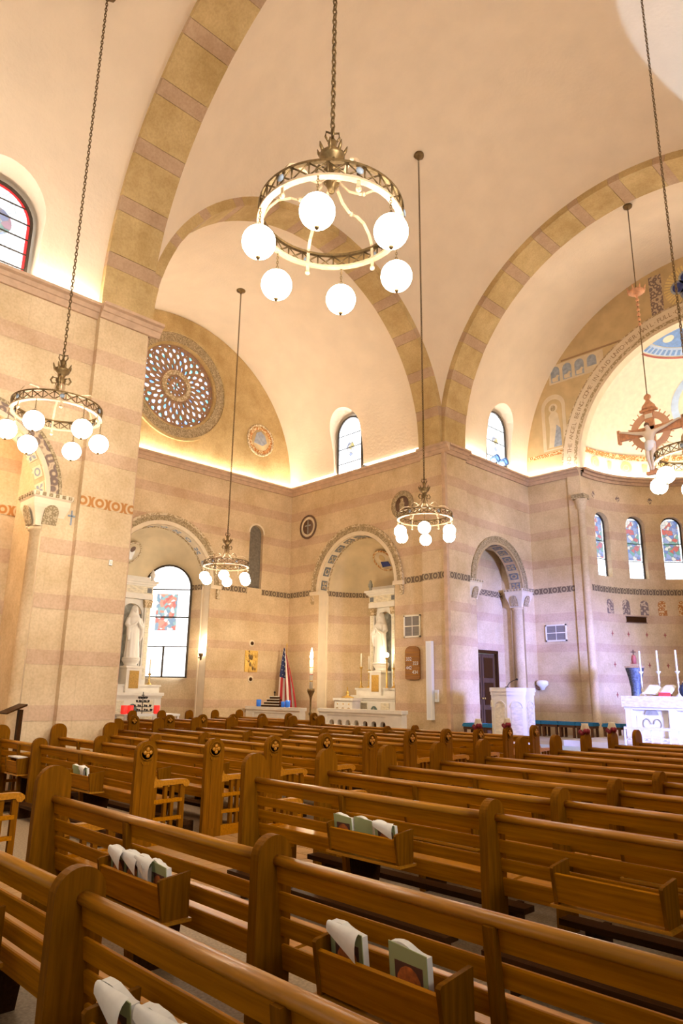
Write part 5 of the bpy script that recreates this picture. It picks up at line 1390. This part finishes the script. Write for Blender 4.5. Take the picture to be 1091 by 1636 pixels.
def figin(t):
    for q in ((-0.1, 0.1, -0.2, 0.06), (-0.06, 0.06, 0.06, 0.2)): MB().box(0.02, 0.035, q[0], q[1], q[2], q[3]).build('roundel_figure', CARVED, t)
roundel((-14.31, 16.64, 7.58), MYm, 0.46, ((0.62, 1.0, 0.03, CARVED), (0.0, 0.62, 0.022, BROWN)), 'brown round medallion behind the chandelier by the far pier', figin)
def lambin(t):
    MB().prism([(-0.3, -0.15), (0.1, -0.2), (0.3, -0.05), (0.2, 0.2), (0.0, 0.35), (-0.2, 0.25)], lambda a, b, d: Vector((d, a, b)), 0.02, 0.035).build('roundel_figure', FRESCOB, t)
roundel((XT, 15.0, 10.75), MXp, 0.62, ((0.88, 1.0, 0.04, CARVEDP), (0.66, 0.88, 0.025, ORANGE), (0.0, 0.66, 0.02, FRESCO)), 'painted round medallion right of the rose window', lambin)
def angelin(t):
    MB().prism([(-0.2, -0.22), (0.2, -0.22), (0.16, 0.05), (0.07, 0.2), (-0.07, 0.2), (-0.16, 0.05)], lambda a, b, d: Vector((d, a, b)), 0.02, 0.03).build('roundel_figure', MARB, t)
    MB().prism([(0.1*cos(2*pi*i/12), 0.16+0.11*sin(2*pi*i/12)) for i in range(12)], lambda a, b, d: Vector((d, a, b)), 0.025, 0.035).build('roundel_head', BROWN, t)
roundel((-21.38, 10.97, 6.1), (1.2, 0.4, -1.0), 0.44, ((0.85, 1.0, 0.03, CARVEDP), (0.0, 0.85, 0.02, FRESCOL)), 'painted angel medallion in the half dome behind the pier', angelin)
def maryin(t):
    MB().prism([(-0.2, -0.25), (0.2, -0.25), (0.18, -0.05), (-0.15, -0.02)], lambda a, b, d: Vector((d, a, b)), 0.02, 0.03).build('roundel_robe', NAVY, t)
    MB().prism([(0.12*cos(2*pi*i/12), 0.12+0.14*sin(2*pi*i/12)) for i in range(12)], lambda a, b, d: Vector((d, a, b)), 0.025, 0.035).build('roundel_head', FRESCO, t)
roundel((-16.47, 18.12, 6.22), (0, -1.16, -1.1), 0.44, ((0.85, 1.0, 0.03, ORANGE), (0.0, 0.85, 0.02, FRESCOL)), 'painted medallion with blue robe in the front niche half dome', maryin)
def grille(loc, w_, h_, M_, label, nx, nz_):
    t = thing('wall_grille', label, 'vent', loc)
    P_ = lambda a, b, d: (M_ @ Vector((a, d, b)))
    def bx(a0, a1, b0, b1, d0, d1, m_, nm): MB().prism(rect(a0, a1, b0, b1), P_, d0, d1).build(nm, m_, t)
    bx(-w_/2+0.03, w_/2-0.03, -h_/2+0.03, h_/2-0.03, 0.0, -0.01, GREYB, 'grille_field')
    for a0, a1, b0, b1 in ((-w_/2, w_/2, -h_/2, -h_/2+0.045), (-w_/2, w_/2, h_/2-0.045, h_/2), (-w_/2, -w_/2+0.045, -h_/2, h_/2), (w_/2-0.045, w_/2, -h_/2, h_/2)): bx(a0, a1, b0, b1, 0.0, -0.035, CREAM, 'grille_frame')
    bx(-w_/2, w_/2, -0.014, 0.014, 0.0, -0.03, CREAM, 'grille_bar'); bx(-0.008, 0.008, -h_/2, h_/2, 0.0, -0.025, CREAM, 'grille_bar')
    k = MB()
    for i in range(18): z = -h_/2+0.05+(h_-0.1)*i/17; k.prism(rect(-w_/2+0.04, w_/2-0.04, z, z+0.008), P_, -0.01, -0.018)
    k.build('grille_slats', mat('grille_slat', (0.32, 0.28, 0.23), 0.6), t, kind='stuff')
    return t
I4 = Matrix.Identity(4)
grille((-13.96, 16.645, 3.67), 0.66, 0.68, I4, 'square cream-framed air grille above the hymn board', 2, 2)
grille((-11.84, 21.495, 3.68), 0.76, 0.55, I4, 'wide cream-framed air grille on the wall beside the apse', 2, 2)
t = thing('wall_slot_vent', 'dark horizontal slot vent on the apse wall under painted panels', 'vent', (0, 0, 0))
MB().prism(rect(-0.4, 0.4, 4.08, 4.27), radial(150, AR), 0.0, -0.02).build('slot_field', WOODD, t)
for z in (4.06, 4.26): MB().prism(rect(-0.42, 0.42, z, z+0.025), radial(150, AR), 0.0, -0.035).build('slot_frame', BROWN, t)
t = thing('hymn_board', 'wooden hymn board with white numbers hung below the grille', 'board', (-13.94, 16.637, 2.58))
MB().prism([(-0.28, -0.47), (-0.2, -0.5), (0.2, -0.5), (0.28, -0.47), (0.28, 0.36), (0.22, 0.44), (0.1, 0.49), (-0.1, 0.49), (-0.22, 0.44), (-0.28, 0.36)], planY(0, -1), 0.0, 0.05).build('board', wood('board_oak', (0.36, 0.17, 0.06), stretch=(1, 20, 20)), t)
for z in (0.3, 0.17, 0.04, -0.09, -0.22, -0.35): MB().box(-0.27, 0.27, -0.062, -0.05, z-0.01, z+0.01).build('board_slat', WOODL, t)
def text(body, size, m_, parent, loc, name='numbers'):
    cu = bpy.data.curves.new('t', 'FONT'); cu.body = body; cu.size = size; cu.align_x = 'CENTER'; cu.extrude = 0.002
    ob = bpy.data.objects.new('t', cu); COL.objects.link(ob); me = evalmesh(ob); bpy.data.curves.remove(cu)
    me.transform(Matrix.Rotation(pi/2, 4, 'X')); me.materials.append(m_); return link(name, me, None, parent, loc)
for body, x, z in (('332', -0.12, 0.055), ('323', 0.14, -0.075), ('442', -0.12, -0.205), ('434', 0.12, -0.335)): text(body, 0.15, WHITE, t, (x, -0.066, z))
t = thing('column_loudspeaker', 'slim tall white column loudspeaker on the far pier', 'loudspeaker', (-13.13, 16.42, 0.95))
MB().box(-0.1, 0.1, -0.06, 0.06, 0, 2.22).build('speaker_body', WHITE, t); MB().box(-0.06, 0.06, -0.066, -0.058, 0.05, 2.17).build('speaker_grille', mat('white_grille', (0.78, 0.79, 0.83), 0.6), t)
t = thing('switch_box', 'small white box beside the column loudspeaker', 'box', (-12.93, 16.46, 1.45)); MB().box(-0.06, 0.06, -0.03, 0.03, 0, 0.34).build('box_body', WHITE, t); MB().box(-0.03, 0.03, -0.035, -0.028, 0.08, 0.26).build('box_plate', CREAM, t)
t = thing('wall_font', 'small white bowl-shaped fixture on the chancel wall', 'fixture', (-12.36, 21.32, 1.95))
MB().lathe([(0.0, -0.12), (0.06, -0.1), (0.1, -0.02), (0.19, 0.06), (0.19, 0.16), (0.12, 0.2), (0.0, 0.21)], n=20).build('bowl', WHITE, t); MB().box(-0.26, 0.0, -0.05, 0.05, -0.08, 0.04).build('bracket', BROWN, t)
STG = mat('stage_blue_lens', (0.1, 0.3, 0.9), 0.2, emit=1.0, ecol=(0.25, 0.55, 1.0))
for i, (y, nm) in enumerate(((19.28, 'left'), (19.78, 'right'))):
    t = thing('stage_light', 'blue-lensed stage light on the chancel cornice, %s one of two' % nm, 'spotlight', (-12.46, y, 9.15))
    MB().box(-0.05, 0.05, -0.03, 0.03, 0, 0.1).build('yoke', DARK, t)
    M_ = Matrix.Translation((0, 0, 0.2)) @ Matrix.Rotation(pi/2-0.2, 4, 'Y')
    MB().lathe([(0.1, -0.16), (0.13, 0.0), (0.14, 0.12), (0.12, 0.12), (0.1, 0.0)], n=18, M=M_).build('can', MOSB, t); MB().lathe([(0.12, 0.07), (0.0, 0.1)], n=18, M=M_).build('lens', STG, t)

# ------------------------------------------------------------------ small lectern by the left pier
t = thing('reading_stand', 'dark wooden stand with a sloping top against the left pier', 'lectern', (-12.3, 4.62, 0))
MB().box(-0.05, 0.05, -0.03, 0.03, 0.0, 1.34).build('post', WOODD, t)
MB().prism([(-0.28, 1.27), (0.03, 1.40), (0.03, 1.43), (-0.29, 1.29)], lambda a, b, d: Vector((d, a, b)), -0.2, 0.2).build('sloping_top', WOODD, t)
MB().box(-0.16, 0.16, -0.18, 0.18, 0.0, 0.05).build('foot', WOODD, t)

# ------------------------------------------------------------------ ambo
t = thing('marble_ambo', 'white polygonal marble ambo with arched panels', 'ambo', (-10.15, 15.85, 0.45))
oct_ = [(-0.5, 0.35), (-0.5, -0.05), (-0.2, -0.42), (0.2, -0.42), (0.5, -0.05), (0.5, 0.35)]
mpo = lambda s_: (lambda a, b, d: Vector((a*s_, b*s_, d)))
MB().prism(oct_, mpo(1.0), 0.0, 1.3).build('ambo_body', MARB, t); MB().prism(oct_, mpo(1.08), 1.3, 1.4).build('ambo_cap', MARB, t); MB().prism(oct_, mpo(1.04), 1.22, 1.3).build('ambo_moulding', MARB, t); MB().prism(oct_, mpo(1.08), 0.0, 0.12).build('ambo_base', MARB, t)
for (xa, ya), (xb, yb_) in zip(oct_[:-1], oct_[1:]):
    d_ = Vector((xb-xa, yb_-ya, 0)); L_ = d_.length; d_.normalize(); nrm = Vector((d_.y, -d_.x, 0)); mid = Vector(((xa+xb)/2, (ya+yb_)/2, 0))
    mpp = lambda a, b, d: mid + d_*a + nrm*d + Vector((0, 0, b))
    MB().prism(archpoly(0, min(0.14, L_*0.36), 0.18, 0.92, 10), mpp, -0.01, 0.012).build('ambo_panel', MARBY, t)
    ringband(mpp, 0, 0.92, min(0.14, L_*0.36), min(0.14, L_*0.36)+0.03, 0.0, 0.03, MARB, 'panel_arch', t)
t = thing('ambo_microphone', 'thin black gooseneck microphone on the white ambo', 'microphone', (-10.2, 15.85, 1.85))
MB().lathe([(0.05, 0), (0.05, 0.02), (0.01, 0.03), (0, 0.03)], n=10).build('mic_base', DARK, t); MB().tube([(0, 0, 0.02), (0.08, 0, 0.12), (0.2, 0, 0.18), (0.28, 0, 0.2)], 0.009, 6).build('gooseneck', DARK, t); MB().sphere((0.3, 0, 0.205), 0.024, 8, 6, (1.6, 1, 1)).build('mic_head', DARK, t)

# ------------------------------------------------------------------ blue-topped stools
def stool(x, y, z, label, w_=0.56):
    t = thing('velvet_stool', label, 'stool', (x, y, z), 0, 'blue chancel stools')
    def cushion():
        k = MB(); k.box(-w_/2, w_/2, -0.22, 0.22, 0.36, 0.42); k.box(-w_/2+0.015, w_/2-0.015, -0.205, 0.205, 0.42, 0.455); return k
    link('cushion', cached('cushion', cushion, BLUEV), None, t)
    link('seat_frame', cached('seat_frame', lambda: MB().box(-w_/2+0.02, w_/2-0.02, -0.2, 0.2, 0.29, 0.36), wood('stool_wood', (0.14, 0.06, 0.03), stretch=(1, 20, 20))), None, t)
    for sx in (-1, 1):
        for sy in (-1, 1): link('leg', cached('leg', lambda: MB().box(-0.03, 0.03, -0.03, 0.03, 0.0, 0.3), wood('stool_wood', (0.14, 0.06, 0.03))), None, t, (sx*(w_/2-0.06), sy*0.16, 0))
    return t
for i in range(4): stool(-12.22+0.575*i, 20.55, 0.45, 'blue-topped wooden stool, %s of four in the row along the chancel end' % ORD[i])
stool(-9.66, 20.55, 0.45, 'blue-topped wooden stool standing alone left of the altar')
stool(-11.95, 16.9, 0.45, 'blue-topped stool half hidden behind the ambo, by the doorway'); stool(-11.3, 16.95, 0.45, 'blue-topped stool directly behind the ambo')
t = thing('step_box', 'low reddish wooden step beside the front pews', 'step', (-8.75, 14.05, 0.0)); MB().box(-0.3, 0.3, -0.18, 0.18, 0.0, 0.5).build('step_body', wood('red_wood', (0.3, 0.1, 0.06)), t); MB().box(-0.33, 0.33, -0.2, 0.2, 0.5, 0.56).build('step_tread', wood('red_wood', (0.3, 0.1, 0.06)), t)

# ------------------------------------------------------------------ altar and what stands on it
t = thing('high_altar', 'white marble altar table with carved scroll panels', 'altar', (XC, 18.5, 0.6))
B = lambda x0, x1, y0, y1, z0, z1, m, nm, par=t: MB().box(x0, x1, y0, y1, z0, z1).build(nm, m, par)
B(-1.66, 1.66, -0.55, 0.5, 0.82, 1.09, MARBY, 'altar_slab'); B(-1.5, 1.5, -0.38, 0.4, 0.0, 0.82, MARB, 'altar_body'); B(-1.62, 1.62, -0.5, 0.48, 0.76, 0.82, MARB, 'slab_moulding'); B(-1.6, 1.6, -0.48, 0.46, 0.0, 0.1, MARB, 'altar_plinth')
for x in (-1.52, -0.45, 0.45, 1.52): B(x-0.08, x+0.08, -0.5, -0.36, 0.1, 0.76, MARB, 'altar_pier')
for x in (-0.98, 0.0, 0.98):
    B(x-0.38, x+0.38, -0.395, -0.37, 0.14, 0.6, MARB, 'carved_panel')
    for s in (-1, 1):
        MB().tube([(x+s*(0.03+0.11*(1-cos(q))*0.9), -0.40, 0.42+0.12*sin(q)) for q in [pi*j/9*1.7 for j in range(10)]], 0.016, 6).build('carved_scroll', MARBG, t)
    MB().prism(arcpts(x, 0.62, 0.17, 0.15, pi-0.15, 10), planY(-0.39, -1), 0, 0.02).build('carved_lunette', MARBG, t)
for i, x in enumerate((-7.97, -7.52, -7.05)):
    candlestick(x, 18.72, 1.69, 1.14, 'white altar candle in a slender stick, %s from the left end' % ORD[i], 'altar candles', ch=0.52, m=MARB)
t = thing('open_missal', 'open book with white pages on a low stand upon the altar', 'book', (-7.36, 18.25, 1.69))
MB().box(-0.2, 0.2, -0.1, 0.14, 0.0, 0.05).build('book_stand', GILT, t)
for s in (-1, 1):
    MB().prism([(0.0, 0.06), (s*0.1, 0.12), (s*0.3, 0.13), (s*0.36, 0.10), (s*0.36, 0.08), (s*0.1, 0.07)][::s], lambda a, b, d: Vector((a, d, b+d*0.5+0.05)), -0.15, 0.2).build('open_pages', PAGE, t)
MB().box(0.06, 0.34, -0.2, -0.16, 0.0, 0.09).build('red_cloth', mat('red_cloth', (0.6, 0.06, 0.06), 0.8), t)
t = thing('blue_vessel', 'dark blue rounded vessel on the altar at the picture edge', 'vessel', (-6.76, 18.3, 1.69)); MB().lathe([(0.1, 0), (0.16, 0.1), (0.17, 0.22), (0.12, 0.34), (0.05, 0.38), (0.05, 0.42), (0, 0.42)], n=18, M=Matrix.Diagonal((0.75, 0.75, 0.8, 1))).build('vessel_body', mat('navy_glaze', (0.02, 0.035, 0.07), 0.4), t); MB().lathe([(0.045, 0.33), (0.05, 0.35), (0, 0.38)], n=14).build('vessel_lid', GILT, t)
t = thing('stone_pedestal', 'blue-grey flecked granite pedestal behind the left end of altar', 'pedestal', (-8.68, 20.0, 0.6))
MB().lathe([(0.2, 0), (0.2, 0.1), (0.15, 0.16), (0.15, 1.3), (0.2, 1.6), (0.26, 1.82), (0.26, 1.85)], n=4, M=Matrix.Rotation(pi/4, 4, 'Z')).build('pedestal_shaft', mat('granite_blue', (0.13, 0.16, 0.23), 0.5, var=0.6, vscale=25), t); MB().box(-0.2, 0.2, -0.2, 0.2, 1.85, 1.9).build('pedestal_cap', GILT, t)
t = thing('red_reliquary', 'small red and gold cross-topped reliquary on the granite pedestal', 'reliquary', (-8.68, 20.0, 2.5))
MB().box(-0.09, 0.09, -0.07, 0.07, 0, 0.06).build('reliquary_base', GILT, t); MB().lathe([(0.06, 0.06), (0.07, 0.2), (0.05, 0.3), (0, 0.32)], n=12).build('reliquary_body', STARR, t); MB().box(-0.015, 0.015, -0.01, 0.01, 0.3, 0.46).build('reliquary_cross', BROWN, t); MB().box(-0.07, 0.07, -0.01, 0.01, 0.38, 0.41).build('reliquary_cross', BROWN, t)

# ------------------------------------------------------------------ hanging crucifix
COPPER = mat('copper_gilt', (0.72, 0.36, 0.19), 0.45, 0.35, var=0.2, vscale=14)
t = thing('hanging_crucifix', 'large gilt crucifix with pale figure hung before the apse', 'crucifix', (-6.72, 17.75, 7.25))
MB().box(-0.11, 0.11, -0.04, 0.04, 0.0, 1.85).build('cross_upright', COPPER, t); MB().box(-0.82, 0.82, -0.04, 0.04, 1.05, 1.27).build('cross_beam', COPPER, t)
for s in (-1, 1): MB().box(min(s*0.80, s*0.87), max(s*0.80, s*0.87), -0.06, 0.06, 0.98, 1.36).build('beam_terminal', COPPER, t)
MB().box(-0.2, 0.2, -0.06, 0.06, -0.03, 0.05).build('foot_terminal', COPPER, t); MB().box(-0.22, 0.22, -0.06, 0.06, 1.7, 1.76).build('head_terminal', COPPER, t)
MB().lathe([(0.19, 1.78), (0.17, 1.86), (0.08, 1.96), (0.05, 2.02), (0.1, 2.08), (0.09, 2.14), (0.02, 2.2), (0.0, 2.22)], n=12, M=Matrix.Diagonal((1, 0.5, 1, 1))).build('crest', COPPER, t)
ringband(planY(0.0, -1), 0, 1.16, 0.34, 0.52, -0.02, 0.02, mat('halo_gilt', (0.76, 0.44, 0.28), 0.5, 0.2), 'halo', t, 0, 2*pi, 36)
for i in range(24):
    a = 2*pi*i/24; MB().box(-0.012, 0.012, -0.012, 0.012, 0.52, 0.6, Matrix.Translation((0, 0, 1.16)) @ Matrix.Rotation(a, 4, 'Y')).build('halo_ray', COPPER, t)
MB().box(-0.1, 0.1, -0.05, -0.035, 1.5, 1.62).build('title_plate', CREAM, t)
def corpus():
    jt = {'pelvis': (0.0, -0.13, 0.72, 0.105), 'waist': (0.01, -0.13, 0.86, 0.095), 'chest': (0.0, -0.13, 1.02, 0.125), 'neck': (0.0, -0.13, 1.15, 0.05), 'h1': (-0.025, -0.16, 1.22, 0.062), 'h2': (-0.035, -0.17, 1.29, 0.055)}
    names = list(jt); E_ = [(0, 1), (1, 2), (2, 3), (3, 4), (4, 5)]; V_ = [jt[n_] for n_ in names]
    def chain_(start, pts):
        prev = start
        for p_ in pts: V_.append(p_); E_.append((prev, len(V_)-1)); prev = len(V_)-1
    for s in (-1, 1):
        chain_(2, [(s*0.17, -0.12, 1.09, 0.058), (s*0.42, -0.10, 1.16, 0.042), (s*0.66, -0.085, 1.25, 0.028), (s*0.74, -0.08, 1.275, 0.026), (s*0.80, -0.075, 1.285, 0.016)])
        chain_(0, [(s*0.075, -0.14, 0.64, 0.085), (s*0.06, -0.19, 0.38, 0.058), (s*0.03, -0.13, 0.12, 0.036), (s*0.022, -0.16, 0.05, 0.028)])
    me = bpy.data.meshes.new('corpus'); me.from_pydata([v[:3] for v in V_], E_, []); ob = bpy.data.objects.new('tmp', me); COL.objects.link(ob)
    md = ob.modifiers.new('s', 'SKIN'); md.use_smooth_shade = True
    for i, v in enumerate(V_): me.skin_vertices[0].data[i].radius = (v[3], v[3])
    me.skin_vertices[0].data[0].use_root = True
    sb = ob.modifiers.new('ss', 'SUBSURF'); sb.levels = 2; sb.render_levels = 2
    return evalmesh(ob)
me = corpus(); me.materials.append(mat('corpus_ivory', (0.8, 0.66, 0.5), 0.5)); body = link('figure', me, None, t)
MB().lathe([(0.115, 0.56), (0.135, 0.66), (0.13, 0.8), (0.115, 0.83)], (0, -0.13, 0), 18, None, lambda a, z: 1+0.06*sin(7*a)).build('loincloth', WHITE, body)
MB().sphere((-0.035, -0.15, 1.28), 0.068, 12, 8, (1, 1, 1.1)).build('hair', BROWN, body)
MB().tube([(0, 0, 2.2), (0, 0, 2.9), (0, 0, 5.6), (0, 0, ZV+RN-0.14-7.25)], 0.014, 6).build('hanging_rod', BRONZE, t)
for z in (5.0, 4.85, 4.7, 4.55, 4.4, 4.25): MB().lathe([(0.02, z-0.06), (0.05, z-0.02), (0.02, z+0.05)], n=8).build('rod_knop', COPPER, t)
MB().lathe([(0.02, 5.05), (0.06, 5.12), (0.2, 5.2), (0.22, 5.25), (0.05, 5.25)], n=12).build('rod_crown', COPPER, t)
for i in range(8):
    a = 2*pi*i/8; MB().tube([(0.2*cos(a), 0.2*sin(a), 5.22), (0.26*cos(a), 0.26*sin(a), 5.36)], [0.03, 0.008], 6).build('crown_point', COPPER, t)
MB().lathe([(0.0, -0.1), (0.05, -0.08), (0.12, -0.02), (0.13, 0.03), (0, 0.03)], (0, 0, ZV+RN-0.14-7.25), 14).build('ceiling_plate', BRONZE, t)

# ------------------------------------------------------------------ posies on the front pew ends
def posy(x, y, label):
    t = thing('pew_posy', label, 'posy', (x, y, 1.12), 0, 'pew-end posies')
    MB().lathe([(0.04, 0.0), (0.07, 0.05), (0.05, 0.12), (0.055, 0.14), (0, 0.14)], n=12).build('holder', CREAM, t)
    for i in range(7):
        a = 2*pi*i/7; MB().sphere((0.06*cos(a), 0.05*sin(a)-0.03, 0.03-0.02*(i % 3)), 0.035, 8, 6).build('flower', mat('dark_red_flower', (0.22, 0.015, 0.03), 0.8), t)
posy(-7.52, rowy(9)-0.02, 'cream and dark red posy on a carved pew end, second row from the ambo')
posy(-7.52, rowy(10)-0.02, 'cream and dark red posy on a carved pew end, nearest the ambo')
posy(-5.52, rowy(9)-0.02, 'cream and dark red posy on a plain pew end, third from front')
posy(-5.52, rowy(10)-0.02, 'cream and dark red posy on a plain pew end, second from front')
# a small socket plate on the nave pier
t = thing('pier_sensor', 'tiny white box fixed on the left pier', 'box', (-12.44, 6.0, 4.0)); MB().box(0, 0.03, -0.03, 0.03, -0.05, 0.05).build('box_body', WHITE, t); MB().box(0.02, 0.05, -0.015, 0.015, -0.02, 0.03).build('box_eye', CREAM, t)
